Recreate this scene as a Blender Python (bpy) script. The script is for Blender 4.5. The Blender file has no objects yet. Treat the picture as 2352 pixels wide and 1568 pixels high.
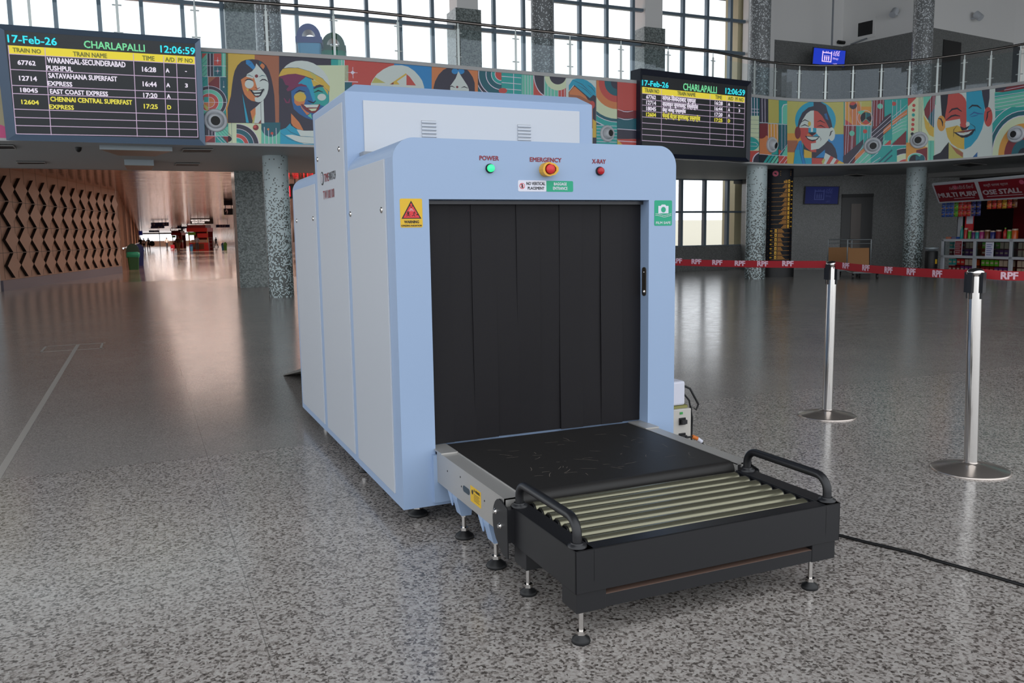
import bpy, math, random
from mathutils import Vector, Matrix
random.seed(7)
SC = bpy.context.scene
COL = SC.collection
PI = math.pi
# ---------------------------------------------------------------- camera
FPX = 1916.83
_pi, _ya, _ro = math.radians(-7.209), math.radians(23.7326), math.radians(-0.8461)
CAM = Vector((-0.9321, -3.268, 1.2107))
FW = Vector((math.sin(_ya)*math.cos(_pi), math.cos(_ya)*math.cos(_pi), math.sin(_pi)))
_r0 = Vector((math.cos(_ya), -math.sin(_ya), 0)); _u0 = _r0.cross(FW)
RT = _r0*math.cos(_ro) + _u0*math.sin(_ro)
UP = -_r0*math.sin(_ro) + _u0*math.cos(_ro)
cd = bpy.data.cameras.new('camera'); cam = bpy.data.objects.new('camera', cd); COL.objects.link(cam)
M3 = Matrix((RT, UP, -FW)).transposed().to_4x4(); M3.translation = CAM
cam.matrix_world = M3
cd.sensor_width = 36; cd.lens = FPX/2352*36; cd.clip_end = 800; cd.clip_start = .05
cd.dof.use_dof = True; cd.dof.focus_distance = 3.7; cd.dof.aperture_fstop = 11
SC.camera = cam
# ---------------------------------------------------------------- world, exposure
wd = bpy.data.worlds.new('world'); SC.world = wd; wd.use_nodes = True
bg = wd.node_tree.nodes['Background']; bg.inputs[0].default_value = (.91, .955, 1, 1); bg.inputs[1].default_value = 1.62
SC.view_settings.view_transform = 'Standard'; SC.view_settings.look = 'None'
SC.view_settings.exposure = 0.12; SC.view_settings.gamma = 1; SC.view_settings.use_curve_mapping = False
def area(name, loc, rot, sx, sy, power, col):
    l = bpy.data.lights.new(name, 'AREA'); l.shape = 'RECTANGLE'; l.size = sx; l.size_y = sy
    l.energy = power; l.color = col
    o = bpy.data.objects.new(name, l); COL.objects.link(o); o.location = loc; o.rotation_euler = rot
    return o
for _y, _p in ((23, 170), (29, 230), (36, 240), (50, 300), (70, 450), (95, 600), (130, 800), (170, 800), (205, 500)):   # fill lights added under the ceiling to brighten the corridor
    area('corridor_fill', (5.5, _y, 3.12), (0, 0, 0), 11, 1.2, _p, (1, .80, .70))
# ---------------------------------------------------------------- pixel helpers (2352x1568 frame)
def ray(x, y): return FW + RT*((x-1176)/FPX) - UP*((y-784)/FPX)
def atz(x, y, z): d = ray(x, y); return CAM + d*((z-CAM.z)/d.z)
def aty(x, y, Y): d = ray(x, y); return CAM + d*((Y-CAM.y)/d.y)
def atx(x, y, X): d = ray(x, y); return CAM + d*((X-CAM.x)/d.x)
def atd(x, y, D): return CAM + ray(x, y)*D
def atpl(x, y, P, N): d = ray(x, y); return CAM + d*((P-CAM).dot(N)/d.dot(N))
# ---------------------------------------------------------------- materials
def lin(h):
    h = h.lstrip('#'); o = []
    for i in (0, 2, 4):
        c = int(h[i:i+2], 16)/255; o.append(c/12.92 if c <= .04045 else ((c+.055)/1.055)**2.4)
    return o
MATS = {}
def mat(name, col, rough=.5, metal=0, emit=0, spec=.5, mul=1, bump=None, coat=0):
    if name in MATS: return MATS[name]
    m = bpy.data.materials.new(name); m.use_nodes = True; nt = m.node_tree; b = nt.nodes['Principled BSDF']
    c = lin(col) if isinstance(col, str) else list(col)
    c = [min(1, v*mul) for v in c] + [1]
    b.inputs['Base Color'].default_value = c; b.inputs['Roughness'].default_value = rough
    b.inputs['Metallic'].default_value = metal; b.inputs['Specular IOR Level'].default_value = spec
    if coat: b.inputs['Coat Weight'].default_value = coat; b.inputs['Coat Roughness'].default_value = .1
    if emit: b.inputs['Emission Color'].default_value = c; b.inputs['Emission Strength'].default_value = emit
    if bump:
        n = nt.nodes.new('ShaderNodeTexNoise'); n.inputs['Scale'].default_value = bump[0]; n.inputs['Detail'].default_value = 4
        tc = nt.nodes.new('ShaderNodeTexCoord'); nt.links.new(tc.outputs['Object'], n.inputs['Vector'])
        bp = nt.nodes.new('ShaderNodeBump'); bp.inputs['Strength'].default_value = bump[1]; bp.inputs['Distance'].default_value = .01
        nt.links.new(n.outputs['Fac'], bp.inputs['Height']); nt.links.new(bp.outputs['Normal'], b.inputs['Normal'])
    MATS[name] = m; return m
class NT:
    def __init__(s, m): s.nt = m.node_tree; s.b = s.nt.nodes['Principled BSDF']
    def n(s, t, **k):
        nd = s.nt.nodes.new(t)
        for a, v in k.items():
            if a.startswith('i_'):
                nd.inputs[int(a[2:]) if a[2:].isdigit() else a[2:].replace('_', ' ')].default_value = v
            else: setattr(nd, a, v)
        return nd
    def l(s, a, b): s.nt.links.new(a, b)
    def math(s, op, a, b=None, c=None):
        nd = s.n('ShaderNodeMath', operation=op)
        for i, v in enumerate((a, b, c)):
            if v is None: continue
            if isinstance(v, (int, float)): nd.inputs[i].default_value = v
            else: s.l(v, nd.inputs[i])
        return nd.outputs[0]
    def ramp(s, fac, stops, interp='LINEAR'):
        r = s.n('ShaderNodeValToRGB'); r.color_ramp.interpolation = interp; e = r.color_ramp.elements
        while len(e) < len(stops): e.new(.5)
        for i, (p, c) in enumerate(stops): e[i].position = p; e[i].color = tuple(c)+(1,)
        s.l(fac, r.inputs[0]); return r.outputs[0]
    def mix(s, f, a, b):
        m = s.n('ShaderNodeMix', data_type='RGBA')
        for i, v in ((0, f), (6, a), (7, b)):
            if isinstance(v, (int, float)): m.inputs[i].default_value = v
            elif isinstance(v, (tuple, list)): m.inputs[i].default_value = tuple(v)[:3]+(1,)
            else: s.l(v, m.inputs[i])
        return m.outputs[2]
def g(v): return (v, v, v)
def granite(name, stops, scale, rough, far=None, floor=False, tile=None):
    m = mat(name, '808080', rough); t = NT(m)
    tc = t.n('ShaderNodeTexCoord').outputs['Object']
    sep = t.n('ShaderNodeSeparateXYZ'); t.l(tc, sep.inputs[0])
    def speck(sc, st):
        a = t.n('ShaderNodeTexNoise', i_Scale=sc, i_Detail=3.0, i_Roughness=.6); t.l(tc, a.inputs['Vector'])
        v = t.n('ShaderNodeTexVoronoi', i_Scale=sc*1.25); t.l(tc, v.inputs['Vector'])
        sv = t.n('ShaderNodeSeparateColor'); t.l(v.outputs['Color'], sv.inputs[0])
        f = t.math('ADD', t.math('MULTIPLY', a.outputs['Fac'], .62), t.math('MULTIPLY', sv.outputs[0], .38))
        return t.ramp(f, st)
    col = speck(scale, stops)
    if far:
        c2 = speck(far[0], far[1])
        f = t.math('LESS_THAN', sep.outputs[1], 1.65)
        col = t.mix(f, c2, col)
    if floor:
        # slab joints
        def joint(sock, off, step, w):
            q = t.math('FRACT', t.math('DIVIDE', t.math('ADD', sock, off), step))
            return t.math('LESS_THAN', t.math('MULTIPLY', t.math('MINIMUM', q, t.math('SUBTRACT', 1.0, q)), step), w)
        j = t.math('MAXIMUM', joint(sep.outputs[0], .665+12*1.86, 1.86, .0018), joint(sep.outputs[1], -1.65+11.5*4, 5.75, .0022))
        col = t.mix(t.math('MULTIPLY', j, .55), col, (.06, .055, .05))
        big = t.n('ShaderNodeTexNoise', i_Scale=.9, i_Detail=4.0); t.l(tc, big.inputs['Vector'])
        fac = t.math('MULTIPLY_ADD', big.outputs['Fac'], .35, .82)
        mm = t.n('ShaderNodeVectorMath', operation='SCALE'); t.l(col, mm.inputs[0]); t.l(fac, mm.inputs['Scale']); col = mm.outputs[0]
        nb = t.n('ShaderNodeTexNoise', i_Scale=2.2, i_Detail=1.0); t.l(tc, nb.inputs['Vector'])
        bp = t.n('ShaderNodeBump', i_Strength=.06, i_Distance=.02); t.l(nb.outputs['Fac'], bp.inputs['Height']); t.l(bp.outputs['Normal'], t.b.inputs['Normal'])
        rn = t.n('ShaderNodeTexNoise', i_Scale=6.0, i_Detail=5.0); t.l(tc, rn.inputs['Vector'])
        t.l(t.math('MULTIPLY_ADD', rn.outputs['Fac'], .12, rough-.06), t.b.inputs['Roughness'])
    t.l(col, t.b.inputs['Base Color']); return m
def mosaic():
    m = mat('mosaic', '808080', .3); t = NT(m)
    tc = t.n('ShaderNodeTexCoord').outputs['Object']; sep = t.n('ShaderNodeSeparateXYZ'); t.l(tc, sep.inputs[0])
    ang = t.math('ARCTAN2', sep.outputs[1], sep.outputs[0])
    T = .024
    uu = t.math('MULTIPLY', ang, .26/T); vv = t.math('DIVIDE', sep.outputs[2], T)
    u = t.math('FLOOR', uu); v = t.math('FLOOR', vv)
    cb = t.n('ShaderNodeCombineXYZ'); t.l(u, cb.inputs[0]); t.l(v, cb.inputs[1])
    wn = t.n('ShaderNodeTexWhiteNoise', noise_dimensions='3D'); t.l(cb.outputs[0], wn.inputs['Vector'])
    z = t.math('DIVIDE', sep.outputs[2], 10.0)
    dark = t.ramp(z, [(0, g(.72)), (.06, g(.60)), (.13, g(.36)), (.2, g(.22)), (.27, g(.05)), (.295, g(.02)), (.4, g(.86)), (.6, g(.80)), (.95, g(.62))])
    isd = t.math('LESS_THAN', wn.outputs['Value'], dark)
    up = t.math('GREATER_THAN', sep.outputs[2], 3.8)
    dc = t.mix(up, (.045, .055, .05), (.13, .135, .14))
    lc = t.mix(up, (.50, .60, .62), (.55, .58, .60))
    c = t.mix(isd, lc, dc)
    fu = t.math('FRACT', uu); fv = t.math('FRACT', vv)
    gr = t.math('MAXIMUM', t.math('LESS_THAN', fu, .12), t.math('LESS_THAN', fv, .12))
    c = t.mix(t.math('MULTIPLY', gr, .5), c, (.3, .33, .33))
    t.l(c, t.b.inputs['Base Color']); return m
# ---------------------------------------------------------------- mesh builder
_txt = {}
def text_geo(s, bold=0):
    k = (s, bold)
    if k not in _txt:
        c = bpy.data.curves.new('t', 'FONT'); c.body = s; c.resolution_u = 2; c.offset = bold
        o = bpy.data.objects.new('t', c); me = o.to_mesh()
        vs = [(v.co.x, v.co.y) for v in me.vertices]; fs = [list(p.vertices) for p in me.polygons]
        o.to_mesh_clear(); bpy.data.objects.remove(o); bpy.data.curves.remove(c); _txt[k] = (vs, fs)
    return _txt[k]
def rotz(a): return Matrix.Rotation(a, 4, 'Z')
class MB:
    def __init__(s): s.v = []; s.f = []; s.mi = []; s.sm = []; s.mats = []
    def _m(s, m):
        if isinstance(m, str): m = MATS[m]
        if m not in s.mats: s.mats.append(m)
        return s.mats.index(m)
    def add(s, vs, fs, m, smooth=False):
        b = len(s.v); k = s._m(m); s.v += [tuple(v) for v in vs]
        for f in fs: s.f.append([b+i for i in f]); s.mi.append(k); s.sm.append(smooth)
        return s
    def box(s, a, b, m, T=None):
        x0, y0, z0 = a; x1, y1, z1 = b
        vs = [Vector(p) for p in ((x0,y0,z0),(x1,y0,z0),(x1,y1,z0),(x0,y1,z0),(x0,y0,z1),(x1,y0,z1),(x1,y1,z1),(x0,y1,z1))]
        if T: vs = [T @ v for v in vs]
        return s.add(vs, [(0,3,2,1),(4,5,6,7),(0,1,5,4),(1,2,6,5),(2,3,7,6),(3,0,4,7)], m)
    def bar(s, p, q, w, h, m):  # rectangular bar between two points
        p, q = Vector(p), Vector(q); d = (q-p).normalized(); a = Vector((0,0,1)) if abs(d.z) < .9 else Vector((0,1,0))
        x = d.cross(a).normalized(); y = x.cross(d)
        vs = [c + x*i*w/2 + y*j*h/2 for c in (p, q) for i, j in ((-1,-1),(1,-1),(1,1),(-1,1))]
        return s.add(vs, [(0,3,2,1),(4,5,6,7),(0,1,5,4),(1,2,6,5),(2,3,7,6),(3,0,4,7)], m)
    def lathe(s, o, prof, m, n=24, axis=(0,0,1), smooth=True, ref=None):
        o = Vector(o); d = Vector(axis).normalized(); a = Vector((1,0,0)) if abs(d.x) < .9 else Vector((0,1,0))
        x = d.cross(a).normalized(); y = d.cross(x)
        vs = []
        for r, h in prof:
            for i in range(n):
                t = 2*PI*i/n; vs.append(o + d*h + x*math.cos(t)*r + y*math.sin(t)*r)
        fs = []
        for k in range(len(prof)-1):
            for i in range(n):
                j = (i+1) % n; fs.append((k*n+i, k*n+j, (k+1)*n+j, (k+1)*n+i))
        s.add(vs, fs, m, smooth)
        if prof[0][0] > 1e-6: s.add(vs[:n], [list(range(n))[::-1]], m)
        if prof[-1][0] > 1e-6: s.add(vs[-n:], [list(range(n))], m)
        return s
    def cyl(s, p, q, r, m, n=16, r2=None):
        p, q = Vector(p), Vector(q); return s.lathe(p, [(r, 0), (r if r2 is None else r2, (q-p).length)], m, n, q-p)
    def tube(s, pts, r, m, n=8, cap=True):
        pts = [Vector(p) for p in pts]; vs = []; N = len(pts); x = None
        for i, p in enumerate(pts):
            d = (pts[min(i+1, N-1)]-pts[max(i-1, 0)]).normalized()
            if x is None:
                a = Vector((0,0,1)) if abs(d.z) < .9 else Vector((1,0,0)); x = d.cross(a).normalized()
            else: x = (x - d*x.dot(d)).normalized()
            y = d.cross(x)
            for k in range(n):
                t = 2*PI*k/n; vs.append(p + x*math.cos(t)*r + y*math.sin(t)*r)
        fs = [(i*n+k, i*n+(k+1) % n, (i+1)*n+(k+1) % n, (i+1)*n+k) for i in range(N-1) for k in range(n)]
        s.add(vs, fs, m, True)
        if cap: s.add(vs[:n], [list(range(n))[::-1]], m); s.add(vs[-n:], [list(range(n))], m)
        return s
    def prism(s, poly, O, X, Y, d, m, side=None, smooth_side=False):  # polygon in X,Y frame, extruded by vector d
        O, X, Y, d = map(Vector, (O, X, Y, d)); n = len(poly)
        a = [O + X*p[0] + Y*p[1] for p in poly]; b = [p + d for p in a]
        if X.cross(Y).dot(d) > 0: s.add(a, [list(range(n))[::-1]], m); s.add(b, [list(range(n))], m); q = lambda i, j: (i, j, n+j, n+i)
        else: s.add(a, [list(range(n))], m); s.add(b, [list(range(n))[::-1]], m); q = lambda i, j: (j, i, n+i, n+j)
        return s.add(a+b, [q(i, (i+1) % n) for i in range(n)], side or m, smooth_side)
    def poly(s, pts, m): return s.add(pts, [list(range(len(pts)))], m)
    def text(s, t, F, box, m, bold=0):
        """fit text t in box (u0,v0,u1,v1); F maps (u,v) to a point"""
        vs, fs = text_geo(t)
        if not vs: return s
        x0 = min(v[0] for v in vs); x1 = max(v[0] for v in vs); y0 = min(v[1] for v in vs); y1 = max(v[1] for v in vs)
        u0, v0, u1, v1 = box; sx = (u1-u0)/max(x1-x0, 1e-6); sy = (v1-v0)/max(y1-y0, 1e-6)
        if bold:
            P = F(u0, v0); e = (u1-u0)*.05; N = (F(u0+e, v0)-P).cross(F(u0, v0+e)-P).normalized()*bold*.15
        for k, (du, dv) in enumerate([(0, 0)] if not bold else [(-.5, -.4), (.5, -.4), (.5, .4), (-.5, .4)]):
            s.add([F(u0+(v[0]-x0)*sx+du*bold, v0+(v[1]-y0)*sy+dv*bold)+(N*k if bold else Vector()) for v in vs], fs, m)
        return s
    def build(s, name, parent=None, label=None, bevel=0, **kw):
        me = bpy.data.meshes.new(name); me.from_pydata(s.v, [], s.f)
        for m in s.mats: me.materials.append(m)
        me.polygons.foreach_set('material_index', s.mi); me.polygons.foreach_set('use_smooth', s.sm); me.update()
        o = bpy.data.objects.new(name, me); COL.objects.link(o)
        if parent: o.parent = parent
        if label: o['label'] = label
        for k, v in kw.items(): o[k] = v
        if bevel:
            b = o.modifiers.new('bevel', 'BEVEL'); b.width = bevel; b.segments = 2; b.limit_method = 'ANGLE'; b.angle_limit = .6
        return o
def thing(name, label, cat, loc=(0,0,0), rz=0, group=None):
    o = bpy.data.objects.new(name, None); COL.objects.link(o); o.empty_display_size = .1
    o.location = loc; o.rotation_euler = (0, 0, rz); return tag(o, label, cat, group)
def tag(o, label, cat, group=None):
    o['label'] = label; o['category'] = cat
    if group: o['group'] = group
    return o
def struct(o): o['kind'] = 'structure'; return o
def copy_tree(o, parent=None):
    c = o.copy(); COL.objects.link(c); c.parent = parent
    for ch in list(o.children): copy_tree(ch, c)
    return c
def frame(O, X, Y): O, X, Y = Vector(O), Vector(X), Vector(Y); return lambda u, v: O + X*u + Y*v
def arc(cx, cy, r, a0, a1, n=8, ry=None):
    return [(cx+r*math.cos(math.radians(a0+(a1-a0)*i/n)), cy+(ry or r)*math.sin(math.radians(a0+(a1-a0)*i/n))) for i in range(n+1)]
def rrect(x0, y0, x1, y1, r, n=4):
    return arc(x1-r, y0+r, r, -90, 0, n)+arc(x1-r, y1-r, r, 0, 90, n)+arc(x0+r, y1-r, r, 90, 180, n)+arc(x0+r, y0+r, r, 180, 270, n)
# ---------------------------------------------------------------- shared materials
mat('steel_blue', '98aecd', .42, .0, mul=1.0, bump=(900, .03)); mat('steel_blue_dark', '7f9bb0', .45)
mat('panel_white', 'bcc1c9', .38, bump=(700, .05)); mat('panel_white2', 'c6cad1', .4)
mat('rubber', '1a181b', .55, spec=.25, bump=(400, .05)); mat('belt_rubber', '262423', .5, spec=.35, bump=(400, .05)); mat('black_paint', '1c1c1f', .38); mat('black', '101012', .5)
mat('chrome', 'd8d4d0', .12, 1); mat('brushed', 'b9b6b2', .42, .55); mat('zinc', '86836f', .24, .72); mat('dark_metal', '4a4a4c', .4, .8)
mat('white_line', 'e8e8ec', .5); mat('red_ink', '8e2230', .5); mat('black_ink', '17171a', .5)
mat('yellow', 'e0b428', .5); mat('red', 'd83036', .4); mat('green', '1ba37c', .5); mat('label_white', 'dcdce8', .5)
granite('floor_granite', [(.27, (.06, .05, .044)), (.37, (.15, .132, .12)), (.44, (.28, .25, .23)), (.54, (.395, .36, .335)), (.72, (.485, .452, .425))], 88, .18,
        far=(120, [(.3, (.20, .18, .166)), (.5, (.30, .276, .258)), (.7, (.39, .362, .34))]), floor=True)
granite('wall_granite', [(.3, (.10, .102, .10)), (.5, (.165, .168, .165)), (.72, (.25, .255, .25))], 60, .35)
granite('pillar_granite', [(.3, (.08, .095, .092)), (.5, (.19, .22, .215)), (.72, (.32, .36, .35))], 25, .3)
mosaic()
mat('white_wall', 'ecebe9', .7); mat('soffit_paint', 'b4babd', .6); mat('dark_ceiling', '303338', .7); mat('ledge_stone', 'b4b4b4', .4, bump=(30, .2))
mat('frame_alu', '6f7f8c', .4, .3); mat('copper_wall', 'b78f7b', .5)
mc = mat('copper_ceiling', 'd7a48a', .13, 1)
t = NT(mc); tc = t.n('ShaderNodeTexCoord').outputs['Object']; mp = t.n('ShaderNodeMapping'); mp.inputs['Scale'].default_value = (.22, 3.2, 1); t.l(tc, mp.inputs[0])
nz = t.n('ShaderNodeTexNoise', i_Scale=1.0, i_Detail=3.0); t.l(mp.outputs[0], nz.inputs['Vector'])
bp = t.n('ShaderNodeBump', i_Strength=.5, i_Distance=.05); t.l(nz.outputs['Fac'], bp.inputs['Height']); t.l(bp.outputs[0], t.b.inputs['Normal'])
mg = bpy.data.materials.new('rail_glass'); mg.use_nodes = True; MATS['rail_glass'] = mg
_t = mg.node_tree; _t.nodes.remove(_t.nodes['Principled BSDF'])
_a = _t.nodes.new('ShaderNodeBsdfTransparent'); _a.inputs[0].default_value = (.88, .96, .97, 1)
_b = _t.nodes.new('ShaderNodeBsdfGlossy'); _b.inputs[0].default_value = (.8, .9, 1, 1); _b.inputs['Roughness'].default_value = .02
_f = _t.nodes.new('ShaderNodeFresnel'); _f.inputs[0].default_value = 1.6
_m = _t.nodes.new('ShaderNodeMixShader'); _t.links.new(_f.outputs[0], _m.inputs[0]); _t.links.new(_a.outputs[0], _m.inputs[1]); _t.links.new(_b.outputs[0], _m.inputs[2])
_t.links.new(_m.outputs[0], _t.nodes['Material Output'].inputs[0])
# ================================================================ HALL
ZS, ZM, ZL = 2.93, 4.53, 4.60      # soffit, mural top, ledge top
YW = 19.3                           # glazed wall
ROOF = 9.4
ctrl = [(-12,13.3),(-6,13.3),(-3,13.22),(.3,12.97),(3,12.8),(6,12.97),(9,13.1),(11.5,13.35),(13.2,13.78),(14.4,13.95),(15.5,13.8),(16.4,13.3),(17.2,12.5),(17.75,11.5),(18.1,10.2),(18.3,8.5),(18.4,6),(18.4,3)]
path = []
for i in range(1, len(ctrl)-2):
    p0, p1, p2, p3 = [Vector(c).to_3d() for c in ctrl[i-1:i+3]]; n = 6 if i > 6 else 3
    for k in range(n):
        t_ = k/n
        path.append(.5*((2*p1)+(-p0+p2)*t_+(2*p0-5*p1+4*p2-p3)*t_*t_+(-p0+3*p1-3*p2+p3)*t_**3))
path.append(Vector(ctrl[-2]).to_3d())
slen = [0.0]
for a, b in zip(path, path[1:]): slen.append(slen[-1]+(b-a).length)
def fas(s, z, off=0):
    s = max(0, min(slen[-1]-1e-6, s)); i = max(k for k in range(len(slen)-1) if slen[k] <= s)
    a, b = path[i], path[i+1]; d = (b-a).normalized(); n = Vector((d.y, -d.x, 0))
    p = a + d*(s-slen[i]) + n*off; p.z = z; return p
def fdir(s):
    i = max(k for k in range(len(slen)-1) if slen[k] <= s); return (path[i+1]-path[i]).normalized()
def fray(x, y):
    d = ray(x, y); best = None
    for i in range(len(path)-1):
        a, b = path[i], path[i+1]; e = b-a; n = Vector((e.y, -e.x, 0)); q = d.dot(n)
        if abs(q) < 1e-9: continue
        t_ = (a-CAM).to_2d().to_3d().dot(n)/q
        if t_ <= 0: continue
        p = CAM+d*t_; u = (p-a).to_2d().dot(e.to_2d())/e.length
        lo = -1e-6 if i else -1e3; hi = e.length+1e-6 if i < len(path)-2 else 1e3
        if lo <= u <= hi and (best is None or t_ < best[0]): best = (t_, slen[i]+u, p.z)
    return best[1], best[2]
def ribbon(mb, z0, z1, off0, off1, m):  # solid following the fascia
    P = []; N = len(path)
    for i in range(N):
        s = slen[i]; P += [fas(s, z0, off0), fas(s, z0, off1), fas(s, z1, off1), fas(s, z1, off0)]
    F = []
    for i in range(N-1):
        for k in range(4): F.append((4*i+k, 4*(i+1)+k, 4*(i+1)+(k+1) % 4, 4*i+(k+1) % 4))
    F += [(0, 1, 2, 3), (4*N-4, 4*N-1, 4*N-2, 4*N-3)]
    mb.add(P, F, m)
# floors
struct(MB().box((-14, -14, -.2), (32, 24.5, 0), 'floor_granite').build('floor'))
mcf = mat('corridor_tile', 'a08a7c', .1)
t = NT(mcf); tc = t.n('ShaderNodeTexCoord').outputs['Object']
br = t.n('ShaderNodeTexBrick', i_Scale=1.0); br.offset = 0; br.inputs['Brick Width'].default_value = 1.2; br.inputs['Row Height'].default_value = 1.2; br.inputs['Mortar Size'].default_value = .006
br.inputs['Color1'].default_value = (.40, .30, .24, 1); br.inputs['Color2'].default_value = (.36, .27, .22, 1); br.inputs['Mortar'].default_value = (.15, .11, .09, 1)
t.l(tc, br.inputs['Vector']); t.l(br.outputs['Color'], t.b.inputs['Base Color'])
struct(MB().box((-8, 24.5, -.2), (14, 216, 0), mcf).build('floor'))
# soffit and balcony deck
def deck(z0, z1, m, name):
    poly = [(p.x, p.y) for p in path] + [(30, 4), (30, 22), (-12, 22)]
    poly = [(fas(s, 0, -.16).x, fas(s, 0, -.16).y) for s in slen]+[(30, 4), (30, YW), (-12, YW)]
    return struct(MB().prism(poly, (0, 0, z0), (1,0,0), (0,1,0), (0,0,z1-z0), m).build(name))
deck(ZS, ZS+.1, 'soffit_paint', 'ceiling')
deck(ZL-.15, ZL-.03, 'ledge_stone', 'floor_balcony')
mb = MB(); ribbon(mb, ZS, ZL-.12, 0, -.15, 'soffit_paint'); struct(mb.build('wall_fascia'))
mb = MB(); ribbon(mb, ZM, ZL, .035, -.3, 'ledge_stone'); ribbon(mb, ZS-.02, ZS+.025, .03, -.0, 'ledge_stone'); struct(mb.build('trim_1'))
# lower tier of the soffit on the right
tp = [atz(*p, ZS) for p in ((1770, 420), (1830, 416), (1950, 410), (2100, 400), (2230, 391), (2352, 383))]
tp = [tp[0]+(tp[0]-tp[1])*.0] + tp
poly = [(p.x, p.y) for p in tp[1:]] + [(29.9, 8), (29.9, YW-.05), (17.0, YW-.05)]
struct(MB().prism(poly, (0, 0, ZS-.13), (1,0,0), (0,1,0), (0,0,.128), mat('soffit_light', 'a9a7a5', .6)).build('ceiling_tier'))
# roof over hall
struct(MB().box((-14, -3.5, ROOF), (32, 22, ROOF+.2), 'dark_ceiling').build('ceiling_roof'))
# ---- glazed wall
def glazing(n, x0, x1, z0, z1, step, zs, wins, x_off=None):
    root = bpy.data.objects.new('window_%d' % n, None); COL.objects.link(root); struct(root)
    f = MB(); x = x_off if x_off is not None else x0
    while x <= x1+.01:
        f.box((x-.045, YW-.07, z0), (x+.045, YW+.07, z1), 'frame_alu'); x += step
    for z, h in zs: f.box((x0, YW-.06, z-h/2), (x1, YW+.06, z+h/2), 'frame_alu')
    f.build('window_frame', root)
    return root
x0 = -12.44
glazing(1, x0, 17.36, ZL, ROOF, .9135, [(ZL+.05, .1), (6.95, .10), (7.95, .09)], None)
glazing(2, 13.9, 17.36, .79, 2.95, .9135, [(.79, .06), (1.89, .06), (2.93, .06)], None, x_off=x0+.9135*30-.0)
# lower back wall behind the scanner and window sill wall
struct(MB().box((4.6, YW-.1, 0), (14.1, YW+.1, ZS), 'wall_granite').build('wall_back'))
struct(MB().box((13.9, YW-.12, 0), (17.4, YW+.1, .79), 'wall_granite').build('wall_sill'))
struct(MB().box((17.3, YW+.25, -1), (18.3, YW+.9, ROOF), mat('beige_panel', 'c6bd9b', .6)).build('wall_outside'))
struct(MB().box((-12, YW-.05, ZS), (17.4, YW+.1, ZL), 'soffit_paint').build('wall_slab_edge'))
# square granite columns
def sq_column(x, label):
    r = thing('square_column', label, 'column', (x, YW+.15, 0), 0, 'square granite columns in the glazed wall')
    h = 7.43
    MB().box((-.375, -.37, 0), (.375, .37, h), 'pillar_granite').build('granite_cladding', r)
    MB().box((-.31, -.31, h), (.31, .31, ROOF), 'white_wall').build('painted_top', r)
    return r
sq_column(1.70, 'grey speckled square column at the corridor mouth left of the scanner')
sq_column(7.73, 'grey square column in the glazed wall right above the scanner')
sq_column(13.80, 'square column with white painted top above the smaller departure board')
# round mosaic columns
def rd_column(p, label):
    r = MB().lathe((0, 0, 0), [(.26, 0), (.26, ROOF)], 'mosaic', 40).build('mosaic_column')
    r.location = (p.x, p.y, 0); return tag(r, label, 'column')
rd_column(Vector((1.74, 14.95, 0)), 'round black and white mosaic column left of the scanner')
rd_column(Vector((7.87, 14.75, 0)), 'round mosaic column rising behind the glass balustrade above the scanner top')
rd_column(Vector((13.82, 14.32, 0)), 'round mosaic column standing beside the black directory pillar')
pR = atz(2095, 628, 0); pR = pR + Vector((.18, .16, 0))
rd_column(pR, 'round mosaic column between the lift screen and the red stall')
# upper walls at right
U = [Vector((18.0, YW, 0)), Vector((21.56, YW, 0)), None, None, None]
def floorpt(px, D): d = ray(px, 300); k = D/(d.dot(FW)); p = CAM+d*k; p.z = 0; return p
U[2] = floorpt(2132, 26.6); U[3] = floorpt(2316, 28.9); U[4] = U[3]+(U[3]-U[2]).cross(Vector((0, 0, 1))).normalized()*-4
def wallseg(a, b, z0, z1, th, m, name, mbx=None):
    d = (b-a).normalized(); n = Vector((-d.y, d.x, 0)); mb = mbx or MB()
    mb.prism([(a.x, a.y), (b.x, b.y), ((b+n*th).x, (b+n*th).y), ((a+n*th).x, (a+n*th).y)], (0,0,z0), (1,0,0), (0,1,0), (0,0,z1-z0), m)
    if mbx is None: return struct(mb.build(name))
ZD = 7.5
for i, nm in ((0, 'wall_lift_side'), (1, 'wall_right_inner'), (2, 'wall_right_outer')):
    mb = MB(); wallseg(U[i], U[i+1], ZL-.1, ZD, .2, 'wall_granite', nm, mb); wallseg(U[i], U[i+1], ZD, ROOF, .2, 'white_wall', nm, mb); struct(mb.build(nm))
mb = MB(); mb.box((17.42, YW-.12, ZL), (18.5, YW+.15, ROOF), 'white_wall'); struct(mb.build('trim_2'))
# dark doorway on balcony and far window
a = atpl(2166, 100, U[2], (U[3]-U[2]).cross(Vector((0,0,1)))); b = atpl(2207, 100, U[2], (U[3]-U[2]).cross(Vector((0,0,1))))
n_ = (U[3]-U[2]).cross(Vector((0,0,1))).normalized()
a.z = b.z = 0; mb = MB(); wallseg(a+n_*.02, b+n_*.02, ZL, 7.2, .03, mat('dark_void', '141416', .4), 'door_1', mb); struct(mb.build('door_1'))
# window far right of balcony (bright)
P4 = floorpt(2316, 28.9); P5 = floorpt(2420, 30)
mb = MB()
for z0, z1 in ((ZL, 4.75), (7.4, ROOF)): wallseg(P4, P5, z0, z1, .15, 'white_wall', '', mb)
wallseg(P4, P4+(P5-P4)*.17, 4.7, 7.4, .15, mat('dark_frame', '3b3f45', .5), '', mb); struct(mb.build('wall_right_far'))
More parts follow.
